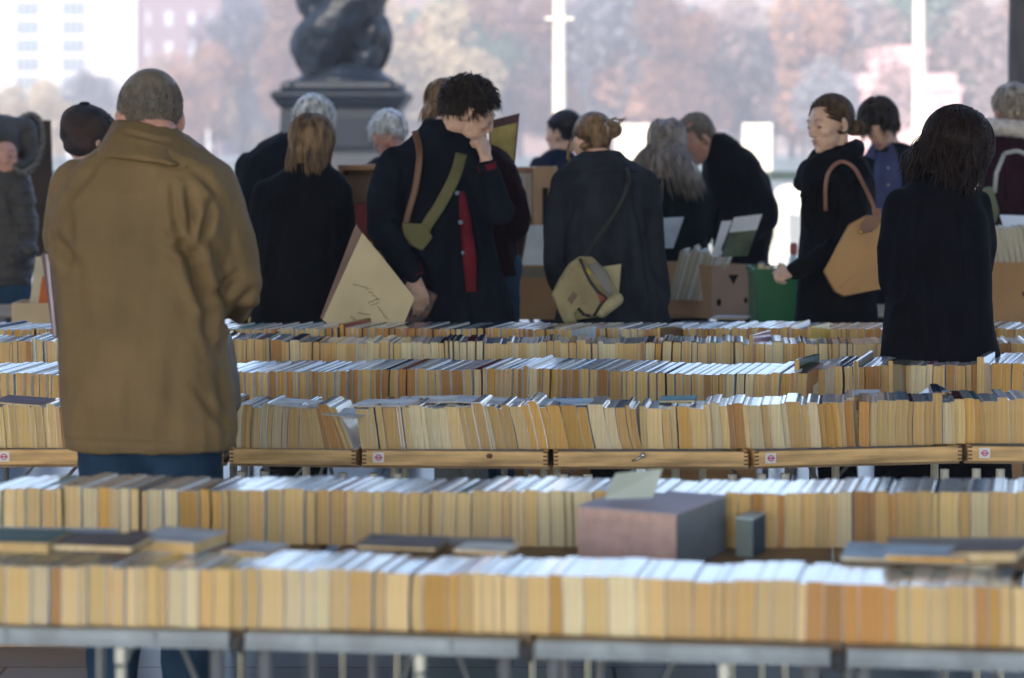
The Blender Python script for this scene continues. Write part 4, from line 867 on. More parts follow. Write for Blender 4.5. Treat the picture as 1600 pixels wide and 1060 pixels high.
# middle table block (rows 3 and 4) with wooden trays on it
TB = [(-160,729),(355,725),(562,728),(861,730),(1174,730),(1507,721),(1830,724)]
tb_l = ['middle trestle table behind the left edge of the man in tan','middle trestle table between the man in tan and the first cream legs','middle trestle table left of centre with cream legs','middle trestle table at centre with cream legs','middle trestle table right of centre with cream legs','middle trestle table at the right edge']
ZB = .686
for i in range(6):
    a, b = xz(TB[i][0], TB[i][1], ZB), xz(TB[i+1][0], TB[i+1][1], ZB)
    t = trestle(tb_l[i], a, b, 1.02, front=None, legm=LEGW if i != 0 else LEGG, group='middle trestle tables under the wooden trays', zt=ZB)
    # an extra leg where the photo shows one
    L = (b-a).length; MB().tube([(.10,.02,0),(.10,.02,ZB-.023)], .0125, 10).build('leg', LEGW, t, smooth=True)
# wooden trays: front row (seen) and back row
TRAY = []
def tray(label, a, b, depth, h=.040, tilt=0, sticker=False, group=None):
    ax = (b-a); L = ax.length-.006; ang = math.atan2(ax.y, ax.x)
    t = thing('wooden_tray', label, 'tray', a, ang, group); t.rotation_euler = (0, -tilt, ang)
    w = .011
    f = MB(); f.box((0,0,0),(L,w,h)); f.build('front_board', PINE, t, bevel=.0012)
    for x in (0, L-w): MB().box((x,w+.0005,0),(x+w,depth-w-.0005,h)).build('side_board', PINE, t)
    MB().box((0,depth-w,0),(L,depth,h)).build('back_board', PINE, t)
    MB().box((w+.0005,w+.0005,.002),(L-w-.0005,depth-w-.0005,.008)).build('bottom', TOPW, t)
    # comb joints at both ends of the front board
    for x in (.0,L-w-.001):
        j = MB()
        for k in range(4): j.box((x,-.0008,.004+k*.0105),(x+w+.001,-.0002,.0085+k*.0105))
        j.build('comb_joint', mat('joint_dark', (.13,.06,.025), .7), t)
    if sticker:
        x = .03
        s = MB(); s.box((x,-.0022,.008),(x+.030,-.0009,.036)); st = s.build('sticker', mat('sticker_white', (.72,.68,.62), .5), t)
        g = MB(); n = 18
        vs = []; c = (x+.0155, .022)
        for i in range(n):
            a_ = 2*math.pi*i/n
            vs.append((c[0]+.0088*math.cos(a_), -.0034, c[1]+.0088*math.sin(a_))); vs.append((c[0]+.0055*math.cos(a_), -.0034, c[1]+.0055*math.sin(a_)))
        g.add(vs, [(2*i, 2*((i+1)%n), 2*((i+1)%n)+1, 2*i+1) for i in range(n)])
        g.box((c[0]-.0105,-.0040,c[1]-.0022),(c[0]+.0105,-.0036,c[1]+.0022)); g.build('emblem', mat('sticker_pink', (.50,.10,.22), .5), st)
    return t
tl = ['pine book tray with a white sticker at the left edge','pine book tray in shade right of the man in tan','pine book tray with a dark knot and a sticker, left of centre','pine book tray with a metal hook on its front, at centre','pine book tray with a sticker, right of centre','pine book tray with a sticker at the right edge']
for i in range(6):
    a, b = xz(TB[i][0]+4, TB[i][1]-1, ZB), xz(TB[i+1][0]-2, TB[i+1][1]-1+(-7 if i == 4 else 0)*0, ZB)
    a.y -= .012; b.y -= .012; a.z += .001; b.z += .001
    if i == 0: a = xz(-20, 727, ZB); a.z += .001
    TRAY.append(tray(tl[i], a, b, .36, sticker=(i in (0,2,4,5)), group='pine trays along the middle table'))
kn = MB(); kn.ell((0,0,0),(.009,.0016,.007)); p = W(765,716,6.10)
o = kn.build('knot', mat('joint_dark', (.13,.06,.025)), None); o.parent = TRAY[2]; bpy.context.view_layer.update(); o.location = TRAY[2].matrix_world.inverted() @ Vector((p.x, TRAY[2].location.y, p.z)); o.location.y = -.0002
hk = MB(); hk.tube([(0,0,0),(.008,-.012,.004),(.024,-.014,.014)],[.003,.003,.003],8); hk.ell((.028,-.014,.017),(.008,.008,.008))
h_ = hk.build('hook', mat('bright_metal', (.6,.6,.58), .25, metal=.8), TRAY[3], smooth=True); h_.location = (.212,0,.016)
for i in range(5):
    a = xz(-100+370*i, 640, .73); b = xz(262+370*i, 640, .73); a.z = b.z = ZB+.001
    tray('pine tray hidden under the second middle row, %s from the left' % ordinal(i+1), a, b, .34, group='pine trays under the second middle row')
# rear low table (rows 5 and 6) and back stalls
def simple_tables(n, u0, u1, v, depth, labf, group, legm=None):
    for i in range(n):
        a, b = xz(u0+(u1-u0)*i/n, v), xz(u0+(u1-u0)*(i+1)/n, v); a.z = b.z = 0
        trestle(labf % ordinal(i+1), a, b, depth, front=None, legm=legm, group=group)
simple_tables(4, -80, 1700, 593, .78, 'far trestle table under the two rear book rows, %s from the left', 'trestle tables under the rear book rows')
simple_tables(4, -60, 1700, 495, .75, 'back stall table under the cardboard boxes, %s from the left', 'back stall tables under boxes')

# ============================================================ books
PAPER = {}
def paper(name, c):
    m = bpy.data.materials.new('paper_'+name); m.use_nodes = True; N = m.node_tree.nodes; L = m.node_tree.links; b = N['Principled BSDF']
    b.inputs['Roughness'].default_value = .85; b.inputs['Specular IOR Level'].default_value = .2
    tc = N.new('ShaderNodeTexCoord'); mp = N.new('ShaderNodeMapping'); mp.inputs['Scale'].default_value = (420, 12, 3)
    nz = N.new('ShaderNodeTexNoise'); nz.inputs['Scale'].default_value = 1; nz.inputs['Detail'].default_value = 3
    mp2 = N.new('ShaderNodeMapping'); mp2.inputs['Scale'].default_value = (9, 9, 7); n2 = N.new('ShaderNodeTexNoise'); n2.inputs['Scale'].default_value = 1; n2.inputs['Detail'].default_value = 5
    L.new(tc.outputs['Object'], mp.inputs[0]); L.new(mp.outputs[0], nz.inputs['Vector']); L.new(tc.outputs['Object'], mp2.inputs[0]); L.new(mp2.outputs[0], n2.inputs['Vector'])
    mx = N.new('ShaderNodeMix'); mx.data_type = 'RGBA'; mx.inputs[6].default_value = rgb(*[min(1,x*1.16) for x in c]); mx.inputs[7].default_value = rgb(c[0]*.80,c[1]*.74,c[2]*.66)
    mr = N.new('ShaderNodeMapRange'); mr.inputs[1].default_value = .30; mr.inputs[2].default_value = .72; L.new(nz.outputs['Fac'], mr.inputs[0]); L.new(mr.outputs[0], mx.inputs[0])
    m2 = N.new('ShaderNodeMix'); m2.data_type = 'RGBA'; m2.blend_type = 'MULTIPLY'; m2.inputs[7].default_value = (.88,.76,.60,1)
    r2 = N.new('ShaderNodeMapRange'); r2.inputs[1].default_value = .45; r2.inputs[2].default_value = .75; L.new(n2.outputs['Fac'], r2.inputs[0]); L.new(r2.outputs[0], m2.inputs[0])
    L.new(mx.outputs[2], m2.inputs[6]); out = m2.outputs[2]
    oi = N.new('ShaderNodeObjectInfo'); hs = N.new('ShaderNodeHueSaturation'); mo = N.new('ShaderNodeMapRange'); mo.inputs[3].default_value = .82; mo.inputs[4].default_value = 1.15
    L.new(oi.outputs['Random'], mo.inputs[0]); L.new(mo.outputs[0], hs.inputs['Value']); L.new(out, hs.inputs['Color']); L.new(hs.outputs[0], b.inputs['Base Color'])
    return m
PC = [('cream', (0.66, 0.5, 0.27)), ('pale', (0.66, 0.56, 0.37)), ('tan', (0.58, 0.39, 0.175)), ('buff', (0.61, 0.44, 0.21)), ('ochre', (0.58, 0.355, 0.12)), ('brown', (0.42, 0.235, 0.1)), ('ivory', (0.68, 0.59, 0.38)), ('straw', (0.63, 0.47, 0.225)), ('orange-brown', (0.5, 0.265, 0.095)), ('sandy', (0.6, 0.42, 0.21))]
PM = [paper(n.replace('-','_'), c) for n, c in PC]
PWT = [5,3,5,5,3.2,1.6,3,5,1.6,4]
CC = [('white',(.80,.80,.80)),('ivory',(.78,.76,.70)),('pale grey',(.62,.64,.67)),('pale blue',(.45,.58,.70)),('dark blue',(.03,.06,.16)),('black',(.015,.015,.018)),('dark red',(.22,.03,.03)),('teal',(.05,.26,.30)),('orange',(.60,.20,.05)),('dark green',(.03,.10,.06)),('maroon',(.10,.02,.03)),('pink',(.62,.34,.42)),('yellow',(.70,.50,.05)),('brown',(.10,.05,.03))]
CM = [mat('cover_'+n.replace(' ','_'), c, rough=.16, spec=.8, var=.05, vscale=30, coat=1.0) for n, c in CC]
CWT = [14,7,4,2.4,1.3,1.5,.9,.7,.5,.6,.6,.6,.3,.8]
def book_parts(t, L, w, bend, lean, hard=False, spine_rnd=.35):
    """book standing on its fore-edge, spine up; x = thickness, y = away, z = up; origin at bottom front centre"""
    ct = .0020 if hard else .0004; ov = .003 if hard else 0.0
    def off(z): q = max(0, min(1, z/w)); return lean*z + bend*math.sin(math.pi*q)
    nz_ = 5; pg = MB(); zt = w-(.004 if hard else .0012)
    rings = []
    for k in range(nz_):
        z = .0 + zt*k/(nz_-1) + (.0 if k else .0008)
        hx = t/2-ct; o = off(z); rings.append([Vector((o-hx,ov+.0004,z)),Vector((o+hx,ov+.0004,z)),Vector((o+hx,L-ov,z)),Vector((o-hx,L-ov,z))])
    pg.ring_tube(rings)
    cv = MB()
    # outline of the cover in the xz plane, swept along y
    outer, inner = [], []
    for k in range(nz_): z = (w*.93)*k/(nz_-1); outer.append((off(z)-t/2, z)); inner.append((off(z)-t/2+ct*.95, z))
    arc = 6 if hard else 3; dome = t*(.22 if hard else .10)
    base = w*.955
    ot, it = [], []
    for k in range(arc+1):
        a = math.pi*(1-k/arc); x = math.cos(a)*t/2; z = base+(w-base)*(math.sin(a)**.6 if hard else (0 if k in (0,arc) else 1))
        if not hard: z = w-.0006 if k in (0,arc) else w
        ot.append((off(w)+x, z)); it.append((off(w)+x*(1-2*ct*.95/t), z-ct*.9))
    o2, i2 = [], []
    for k in range(nz_-1,-1,-1): z = (w*.93)*k/(nz_-1); o2.append((off(z)+t/2, z)); i2.append((off(z)+t/2-ct*.95, z))
    O = outer+ot+o2; I = inner+it+i2; n = len(O)
    vs = [(x,0,z) for x,z in O]+[(x,L,z) for x,z in O]+[(x,0,z) for x,z in I]+[(x,L,z) for x,z in I]
    fs = []
    for i in range(n-1):
        fs += [(i,i+1,n+i+1,n+i),(2*n+i+1,2*n+i,3*n+i,3*n+i+1),(i+1,i,2*n+i,2*n+i+1),(n+i,n+i+1,3*n+i+1,3*n+i)]
    cv.add(vs, fs)
    return pg, cv
def pick(rnd, wts): return rnd.choices(range(len(wts)), wts)[0]
def make_book(loc, rz, t, L, w, bend, lean, pi, ci, label, hard=False, group=None, tilt=0):
    b = thing('hardback_book' if hard else 'paperback_book', label, 'book', loc, rz, group); b.rotation_euler = (tilt,0,rz)
    pg, cv = book_parts(t, L, w, bend, lean, hard)
    pg.build('page_block', PM[pi], b); cv.build('cover', CM[ci], b, fixn=True)
    return b
STUFF = MB(); SM = PM+CM
def stuff_book(loc, rz, t, L, w, bend, lean, pi, ci, hard=False, rise=0):
    pg, cv = book_parts(t, L, w, bend, lean, hard); M = Matrix.Translation(loc) @ Matrix.Rotation(rz, 4, 'Z') @ Matrix.Rotation(R(rise), 4, 'X')
    STUFF.m = pi; STUFF.add([M @ Vector(v) for v in pg.v], pg.f); STUFF.m = len(PM)+ci; STUFF.add([M @ Vector(v) for v in cv.v], cv.f)
def interp(pts, x):
    for (a, b), (c, d) in zip(pts, pts[1:]):
        if x <= c: return b+(d-b)*(x-a)/(c-a)
    return pts[-1][1]
def book_row(vline, u0, u1, rowname, seed, wmean, z=TH, yaw=17, tmean=.021, hardp=.03, indiv=True, leanf=None, gaps=(), hide=(), covers=None, papers=None, wfun=None, landm='', hfun=None, step=True, group=None, hardp_small=None, rise=0, irange=None, lab2='from the left'):
    """vline: control points (u, v of the front foot of the books)"""
    rnd = random.Random(seed); P0 = xz(u0, interp(vline, u0), z); x = P0.x; n = 0; ph = rnd.uniform(0, 50)
    kprev = None; csp = rnd.uniform(0,9)
    while True:
        # find depth at this x
        u = u0
        d = 5
        for _ in range(6): v = interp(vline, u); d = d_of(v, z); u = x/d*F+800
        if u > u1: break
        if rnd.random() < .22: t = rnd.uniform(.024,.040)*tmean/.021
        else: t = rnd.uniform(.010,.027)*tmean/.021
        run = noise.noise(Vector((x*5+ph, 1.3, 0)))
        w = (wfun(u, rnd) if wfun else wmean+run*.006+rnd.uniform(-.0025,.0025)); L = w*1.60+rnd.uniform(-.003,.005)
        ln = (leanf(u) if leanf else 0)+noise.noise(Vector((x*3.0+ph,7,0)))*.07
        bd = noise.noise(Vector((x*4.0+ph,17,3)))*.006
        if any(g0 < u < g1 for g0, g1 in gaps): x += .01; continue
        if covers and rnd.random() < .75: ci = covers(u, rnd)
        else: ci = pick(rnd, CWT)
        # runs of one series share their paper colour
        if kprev is not None and rnd.random() < .22: pi = kprev
        else: pi = papers(u, rnd) if papers else pick(rnd, PWT)
        kprev = pi
        hard = rnd.random() < (hardp(u) if callable(hardp) else hardp)
        if hard:
            w += rnd.uniform(.008,.02) if hardp_small is None else rnd.uniform(.003,.010); ci = pick(rnd, [5,4,2,1,3,3,2,1,0,1,2,0,0,3])
        ya = R(yaw + noise.noise(Vector((x*1.5+ph,3,9)))*4)
        hw = t/2
        step_x = t/math.cos(ya)*1.0
        loc = Vector((x+step_x/2, d_of(interp(vline,u),z)+rnd.uniform(-.0035,.0035)+(0.012 if hard else 0)*0, z+.0005))
        if irange and irange[0] < u < irange[1]: isin = True
        else: isin = indiv
        if not (isin and -12 < u+t/2/pxm(d)/1 and not any(h0 < u < h1 for h0, h1 in hide)):
            stuff_book(loc, -ya, t, L, w, bd, ln, pi, ci, hard, rise)
        else:
            n += 1; tn = 'thick' if t > .026 else ('thin' if t < .013 else 'middling')
            lab = '%s %s-paged %s with %s cover, %s %s in %s' % (tn, PC[pi][0], 'hardback' if hard else 'paperback', CC[ci][0], ordinal(n), lab2, rowname)
            make_book(loc, -ya, t, L, w, bd, ln, pi, ci, lab, hard, tilt=R(rise), group=group or 'books standing spine up in %s' % rowname)
        gap = 0.0003 if rnd.random() < .88 else rnd.uniform(.002,.005)
        x += step_x+gap
    return n
def pap_front(u, r):
    if u > 1000: return pick(r, [3,1.5,6,5,3,3,1.5,4,3,5])
    return pick(r, [6,4,4,6,2.5,.6,4,6,.7,4])
R1 = [(-80,976),(0,977),(560,986),(1080,999),(1700,1017)]
n1 = book_row(R1, -40, 1660, 'the nearest row', 5, .102, tmean=.0255, yaw=13, hardp=0, papers=pap_front, group='paperbacks in the nearest row')
R2 = [(-80,841),(560,846),(1080,851),(1700,852)]
R2 = [(-80,848),(560,853),(1080,858),(1700,855)]
n2 = book_row(R2, -30, 1650, 'the second row', 9, .114, tmean=.0245, yaw=15, hide=((925,1165),), papers=pap_front, hardp=.0, group='paperbacks in the second row')
def lean3(u):
    if u < 360: return -.10
    if u < 470: return .06-.0*u
    if u < 560: return -.10-.0045*(u-470)
    if u < 700: return -.16
    if u < 1000: return -.20
    if u < 1330: return -.08
    return -.02
def w3(u, r):
    b = .116+ (r.uniform(-.006,.006)); return b+(.006 if u > 1100 else 0)
R3 = [(-80,701),(360,701),(562,703),(861,703),(1174,702),(1340,699),(1507,694),(1700,694)]
n3 = book_row(R3, -14, 1625, 'the tray row', 14, .117, z=ZB+.012+.026, yaw=8, tmean=.0225, leanf=lean3, wfun=w3, gaps=((552,562),(1332,1340)), hide=((118,345),), hardp=.05, papers=lambda u, r: pick(r, [4,3,6,5,2.5,2,2.5,4,2,5]), group='paperbacks in the wooden trays')
print('BOOKS', n1, n2, n3, n1+n2+n3)
STUFF.m = 0
def z4(u): return 0
R4 = [(-80,646),(360,643),(560,636),(900,636),(1080,644),(1235,644),(1290,630),(1700,628)]
n4 = book_row(R4, -60, 1660, 'fourth row', 21, .122, z=ZB+.022, yaw=24, tmean=.022, indiv=False, rise=4.5, leanf=lambda u: .04, covers=lambda u, r: pick(r,[12,4,3,3,1,1,0,0,0,0,0,0,0,0]), papers=lambda u, r: pick(r, [2,2,6,5,3,3,2,3,4,6]), irange=(800,1350), lab2='right of centre', group='paperbacks in the row behind the trays')
print('ROW4', n4)
R5 = [(-80,586),(400,584),(520,590),(1700,590)]
book_row(R5, -60, 1660, 'row5', 33, .118, z=TH, yaw=5, tmean=.022, indiv=False, hardp_small=1, rise=1, hardp=.42, papers=lambda u, r: pick(r, [5,5,5,4,1,2,4,3,1,5]))
R6 = [(-80,566),(1700,566)]
book_row(R6, -60, 1660, 'row6', 41, .124, z=TH, yaw=28, tmean=.020, indiv=False, rise=2.5, hardp=.03, papers=lambda u, r: pick(r, [2,1,6,5,5,4,1,3,6,4]))
st = STUFF.build('books', SM, None); tag(st, 'packed rows of spine-up paperbacks and hardbacks on the tables behind the trays', 'books', kind='stuff')

# ---- single books that stand out
def flat_book(c, rz, w, L, t, pi, ci, label, tilt=(0,0), hard=False, group=None):
    """book lying flat: spine on its left unless turned"""
    b = thing('lying_book', label, 'book', c, rz, group); b.rotation_euler = (tilt[0], tilt[1], rz)
    ct = .0025 if hard else .0008
    MB().box((-w/2+.002,-L/2+ct*1.2,ct),(w/2-ct*1.2,L/2-ct*1.2,t-ct)).build('page_block', PM[pi], b)
    m = MB(); m.box((-w/2,-L/2,0),(w/2,L/2,ct*.98)); m.box((-w/2,-L/2,t-ct*.98),(w/2,L/2,t)); m.box((-w/2,-L/2,ct*.98),(-w/2+.0018,L/2,t-ct*.98)); m.build('cover', mat('matte_'+CC[ci][0].replace(' ','_'), tuple(x*.8+.05 for x in CC[ci][1]), .6, .15, var=.15, vscale=12), b)
    return b
def fb(u, v, z, rz, w, L, *a, **k):
    c = xz(u, v, z+.104); c.y += L/2; return flat_book(c, rz, w, L, *a, **k)
for i, (u0, u1) in enumerate(((-60,320),(580,800),(1400,1630))):
    t = thing('cardboard_tray', 'cardboard tray under the flat books between the two front rows, %s from the left' % ordinal(i+1), 'tray', (0,0,0)); a, b = xz(u0, 938), xz(u1, 938)
    a.y += .02; b.y += .02; t.location = a; w = (b-a).length; t.rotation_euler.z = math.atan2(b.y-a.y, b.x-a.x)
    MB().box((0,0,.002),(w,.055,.096)).build('body', mat('tray_card', (.30,.20,.11), .85), t, bevel=.002)
    MB().box((-.003,-.003,.0965),(w+.003,.058,.1015)).build('lid', mat('tray_lid', (.24,.20,.16), .7), t, bevel=.001)
G = 'books lying flat between the two front rows'
fb(66, 863, TH, R(-6), .225,.13,.021, 1, 3, 'blue-grey book lying lowest in the flat pile at left', group=G)
fb(12, 864, TH+.0215, R(-8), .165,.13,.019, 0, 9, 'cream-paged book lying at the left edge on the flat pile', group=G)
fb(150, 864, TH+.0215, R(-9), .150,.12,.014, 1, 13, 'brown-covered book lying on top of the flat pile at left', hard=True, group=G)
fb(196, 864, TH, R(-9), .030,.11,.021, 5, 13, 'dark brown spine of a small book between the two flat piles', group=G)
fb(272, 866, TH, R(-20), .130,.13,.024, 0, 2, 'thick straw-paged hardback lying right of the flat pile, grey cover', hard=True, group=G)
fb(395, 868, TH, R(-20), .09,.10,.006, 3, 2, 'thin grey book lying right of the straw-paged hardback', group=G)
fb(628, 862, TH, R(-12), .15,.11,.010, 1, 13, 'brown-topped book lying left of centre between the front rows', hard=True, group=G)
fb(760, 866, TH, R(-16), .10,.08,.006, 1, 1, 'pale thin book lying left of the dusty pink box', group=G)
fb(1450, 882, TH, R(-14), .27,.15,.007, 1, 3, 'wide pale blue magazine lying between the front rows at right', group=G)
fb(1452, 880, TH+.008, R(-8), .14,.11,.012, 4, 3, 'ochre-paged book with blue-grey cover lying on the magazine', group=G)
fb(1556, 882, TH+.008, R(-24), .12,.10,.022, 1, 13, 'brown book lying at the right edge on the magazine', hard=True, group=G, tilt=(0,R(-5)))
G = 'pamphlets lying behind the tray row'
zt3 = ZB+.162
for i, (u, v, w, L, t, ci, ang, lab) in enumerate((
    (600,632,.16,.12,.004,0,-18,'white open pamphlet lying behind the tray row left of centre'),
    (545,634,.10,.12,.004,0,-30,'white pamphlet drooping into the gap in the tray row'),
    (670,626,.18,.12,.003,1,-8,'ivory pamphlet curling on the tray row left of centre'),
    (770,628,.20,.12,.003,2,-4,'grey pamphlet flat on the tray row left of centre'),
    (880,630,.16,.11,.003,3,-10,'blue-grey pamphlet flat on the tray row near centre'),
    (455,632,.12,.12,.004,1,-18,'pale book lying on the shaded part of the tray row'),
    (1062,626,.10,.09,.006,7,-8,'teal-edged pamphlet lying on the tray row right of centre'),
    (30,629,.14,.12,.006,10,-10,'maroon book lying on the tray row at the left edge'),
    (1360,617,.075,.10,.006,2,-6,'small grey pamphlet lying right of the orange-yellow book'))):
    p = xz(u, v, zt3); p.y += .06; flat_book(p+Vector((0,0,-.030 if i == 1 else -.006)), R(ang), w, L, t, 1, ci, lab, tilt=(R(2), R(3 if i%2 else -2)), group=G)
# blue curved booklet on the tray row at right
p = xz(1478, 612, ZB+.168); m = MB()
N_ = 12; prof = [(-.055+.11*k/N_, .028*math.sin(math.pi*k/N_)**1.2) for k in range(N_+1)]
vs = []; 
for x, zz in prof: vs += [(x,0,zz),(x,.13,zz),(x,0,zz+.003),(x,.13,zz+.003)]
fs = []
for k in range(N_): a = 4*k; fs += [(a,a+1,a+5,a+4),(a+2,a+6,a+7,a+3),(a,a+4,a+6,a+2),(a+1,a+3,a+7,a+5)]
fs += [(0,2,3,1),(4*N_,4*N_+1,4*N_+3,4*N_+2)]
m.add(vs, fs); tag(m.build('booklet', mat('blue_cover', (.05,.16,.32), .25, .5, coat=.4, var=.2, vscale=20), None, loc=p+Vector((0,.02,-.030))), 'curling blue booklet lying on the tray row at right', 'booklet')
# standing out in rows
def stand(u, v, z, t, L, w, yaw, pi, ci, label, lean=0, bend=0, hard=False):
    p = xz(u, v, z); return make_book(p, R(-yaw), t, L, w, bend, lean, pi, ci, label, hard)
MATS['cover_yellow'].node_tree.nodes['Principled BSDF'].inputs['Roughness'].default_value = .5
yb = stand(1302, 700, ZB+.038, .012,.19,.122, 8, 4, 12, 'bright yellow-edged paperback in the tray row, leaning left', lean=-.12)
yb.location.y -= .012; yb.children[0].data.materials[0] = mat('yellow_edge', (.62,.34,.02), .6)
b = stand(1338, 695, ZB+.038, .020,.19,.130, 8, 0, 1, 'cream-paged paperback poking up beside the dark gap in the tray row', lean=-.13); b.location.y -= .01
b = stand(1244, 640, ZB+.022, .017,.20,.160, 26, 3, 9, 'tall book with dark green patterned cover poking up in the second middle row'); b.location.y -= .02
b = stand(1390, 636, ZB+.022, .016,.20,.150, 26, 3, 5, 'tall black-covered book poking up behind the woman in the long black coat'); b.location.y -= .02
b = stand(1171, 588, TH, .015,.20,.150, 24, 3, 11, 'pink-covered paperback poking up in the rear rows'); b.location.y -= .06
b = stand(890, 575, TH, .016,.2,.140, 28, 3, 3, 'pale blue paperback poking up under the canvas satchel'); b.location.y -= .04
b = stand(1028, 575, TH, .013,.2,.150, 28, 3, 5, 'black paperback poking up right of the woman with the satchel'); b.location.y -= .04
b = stand(1262, 572, TH, .014,.2,.148, 28, 3, 12, 'yellowish paperback poking up below the woman with the tan handbag'); b.location.y -= .04
b = stand(1530, 634, ZB+.022, .022,.2,.158, 22, 3, 2, 'tall grey-covered book poking up near the right edge'); b.location.y -= .02

# ---- boxes on the front table
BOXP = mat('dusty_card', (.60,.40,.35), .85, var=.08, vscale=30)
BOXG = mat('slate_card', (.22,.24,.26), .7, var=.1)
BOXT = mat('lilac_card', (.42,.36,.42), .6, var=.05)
def solidbox(name, label, cat, p, rz, w, L, h, front, side, top, bevel=.003):
    t = thing(name, label, cat, p, rz)
    # x: 0..w front face, y: 0..L
    MB().box((0,-.0015,0),(w,0,h)).build('front_panel', front, t)
    MB().box((w-.002,.0005,0),(w,L,h)).build('side_panel', side, t); MB().box((0,.0005,0),(.002,L,h)).build('side_panel', side, t)
    MB().box((.0025,L-.002,0),(w-.0025,L,h)).build('back_panel', side, t); MB().box((0,-.0015,h+.0005),(w+.001,L+.001,h+.004)).build('lid', top, t)
    return t
d = 4.55; p = W(903, 868, d); p.z = TH+.0005
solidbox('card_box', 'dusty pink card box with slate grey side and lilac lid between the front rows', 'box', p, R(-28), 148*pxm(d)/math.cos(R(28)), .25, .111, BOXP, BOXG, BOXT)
d = 4.62; p = W(1150, 865, d); p.z = TH+.0005
solidbox('small_box', 'small blue and grey box right of the dusty pink box', 'box', p, R(-24), .036, .08, .075, mat('grey_box', (.20,.24,.22), .7), mat('blue_box', (.015,.08,.16), .5), mat('pale_top', (.55,.65,.68), .4))
d = 4.86; p = W(990, 778, d)
c = MB(); c.add([W(944,780,4.60), W(1020,778,4.60), W(1035,733,4.63), W(962,740,4.64)], [(0,1,2,3)]); 
c2 = [Vector(v)+Vector((0,.003,0)) for v in c.v]; c.add(c2, [(3,2,1,0)]); c.f += [(0,1,5,4),(1,2,6,5),(2,3,7,6),(3,0,4,7)]; c.mi += [0]*4
lowz = TH+.0
tag(c.build('price_card', mat('pale_card', (.50,.56,.50), .7, var=.03), None), 'blank pale grey-green card standing up behind the dusty pink box', 'card')

# ---- back stall boxes
CARD = mat('cardboard', (.40,.23,.11), .85, var=.08, vscale=4, bump=.1, bscale=40)
CARD2 = mat('cardboard_pink', (.44,.31,.25), .85, var=.05, vscale=4)
CREAM = mat('cream_box', (.58,.44,.27), .8, var=.05)
def open_box(label, u0, u1, v0, v1, d, rz, depth, m1, m2=None, holes=(), cat='box', name='cardboard_box', hole_side=False):
    s = pxm(d); w = (u1-u0)*s; p = W(u0, v1, d); h = (v1-v0)*s; t = thing(name, label, cat, p, rz)
    th = .005
    def panel(nm, a, b, m): return MB().box(a, b).build(nm, m, t, bevel=.0008)
    f = panel('front_panel', (0,0,0),(w,th,h), m1); panel('back_panel', (0,depth-th,0),(w,depth,h), m1)
    panel('side_panel', (0,th+.0005,0),(th,depth-th-.0005,h), m2 or m1); sp = panel('side_panel', (w-th,th+.0005,0),(w,depth-th-.0005,h), m2 or m1)
    panel('bottom', (th+.0005,th+.0005,0),(w-th-.0005,depth-th-.0005,th), m1)
    dark = mat('hole_dark', (.01,.008,.006), .9)
    for (q, zz, rr, shape) in holes:
        a = MB(); n = 3 if shape == 'tri' else 14
        pts = [(q+rr*math.cos(-math.pi/2+2*math.pi*i/n)*(1 if n == 3 else .6), zz+rr*math.sin(-math.pi/2+2*math.pi*i/n)) for i in range(n)]
        if hole_side: a.add([(w+.0006, x, z) for x, z in pts], [tuple(range(n))])
        else: a.add([(x, -.0006, z) for x, z in pts], [tuple(range(n))])
        a.build('hand_hole', dark, sp if hole_side else f)
    return t, w, h
d = 10.35; p = W(1112, 487, d); p.z = TH
t = thing('cardboard_box', 'brown cardboard box with a triangular hand hole, full of paper sleeves', 'box', p, R(0)); h = 84*pxm(d); th = .005
wl_ = .24; wr_ = 66*pxm(d)        # left face recedes to the left-back, right face is frontal
def quadpanel(nm, a, b, z0, z1, m, th=.005):
    a, b = Vector(a), Vector(b); dr = (b-a).normalized(); nn = Vector((-dr.y, dr.x, 0))*th
    mb = MB(); mb.add([(a.x,a.y,z0),(b.x,b.y,z0),(b.x+nn.x,b.y+nn.y,z0),(a.x+nn.x,a.y+nn.y,z0),(a.x,a.y,z1),(b.x,b.y,z1),(b.x+nn.x,b.y+nn.y,z1),(a.x+nn.x,a.y+nn.y,z1)],
           [(0,3,2,1),(4,5,6,7),(0,1,5,4),(1,2,6,5),(2,3,7,6),(3,0,4,7)]); return mb.build(nm, m, t)
A_ = Vector((0,0,0)); B_ = Vector((wr_*.98,.05,0)); C_ = Vector((-.22,.30,0)); D_ = B_+C_
quadpanel('side_panel', C_, A_+Vector((-.001,.001,0)), .001, h, CARD); sp = quadpanel('end_panel', A_, B_, .001, h, CARD2); quadpanel('side_panel', B_, D_, .001, h, CARD); quadpanel('end_panel', D_, C_, .001, h, CARD2)
dark = mat('hole_dark', (.01,.008,.006), .9)
for (q, zz, rr, n) in ((.105,.185,.030,3),(.035,.075,.018,12),(.165,.082,.014,12)):
    pt = lambda i: (A_+(B_-A_).normalized()*(q+rr*math.cos(-math.pi/2+2*math.pi*i/n)*(1 if n == 3 else .65))+Vector((0,-.0008,0)), zz+rr*math.sin(-math.pi/2+2*math.pi*i/n))
    MB().add([(pt(i)[0].x, pt(i)[0].y, pt(i)[1]) for i in range(n)], [tuple(range(n))]).build('hand_hole', dark, sp)
SLV = [mat('sleeve_cream', (.52,.46,.33), .7, var=.08), mat('sleeve_white', (.75,.76,.76), .35, var=.04), mat('sleeve_green', (.10,.13,.08), .3, coat=.5, var=.25, vscale=8), mat('sleeve_pale', (.60,.60,.54), .5)]
bz = p.z; rn = random.Random(4)
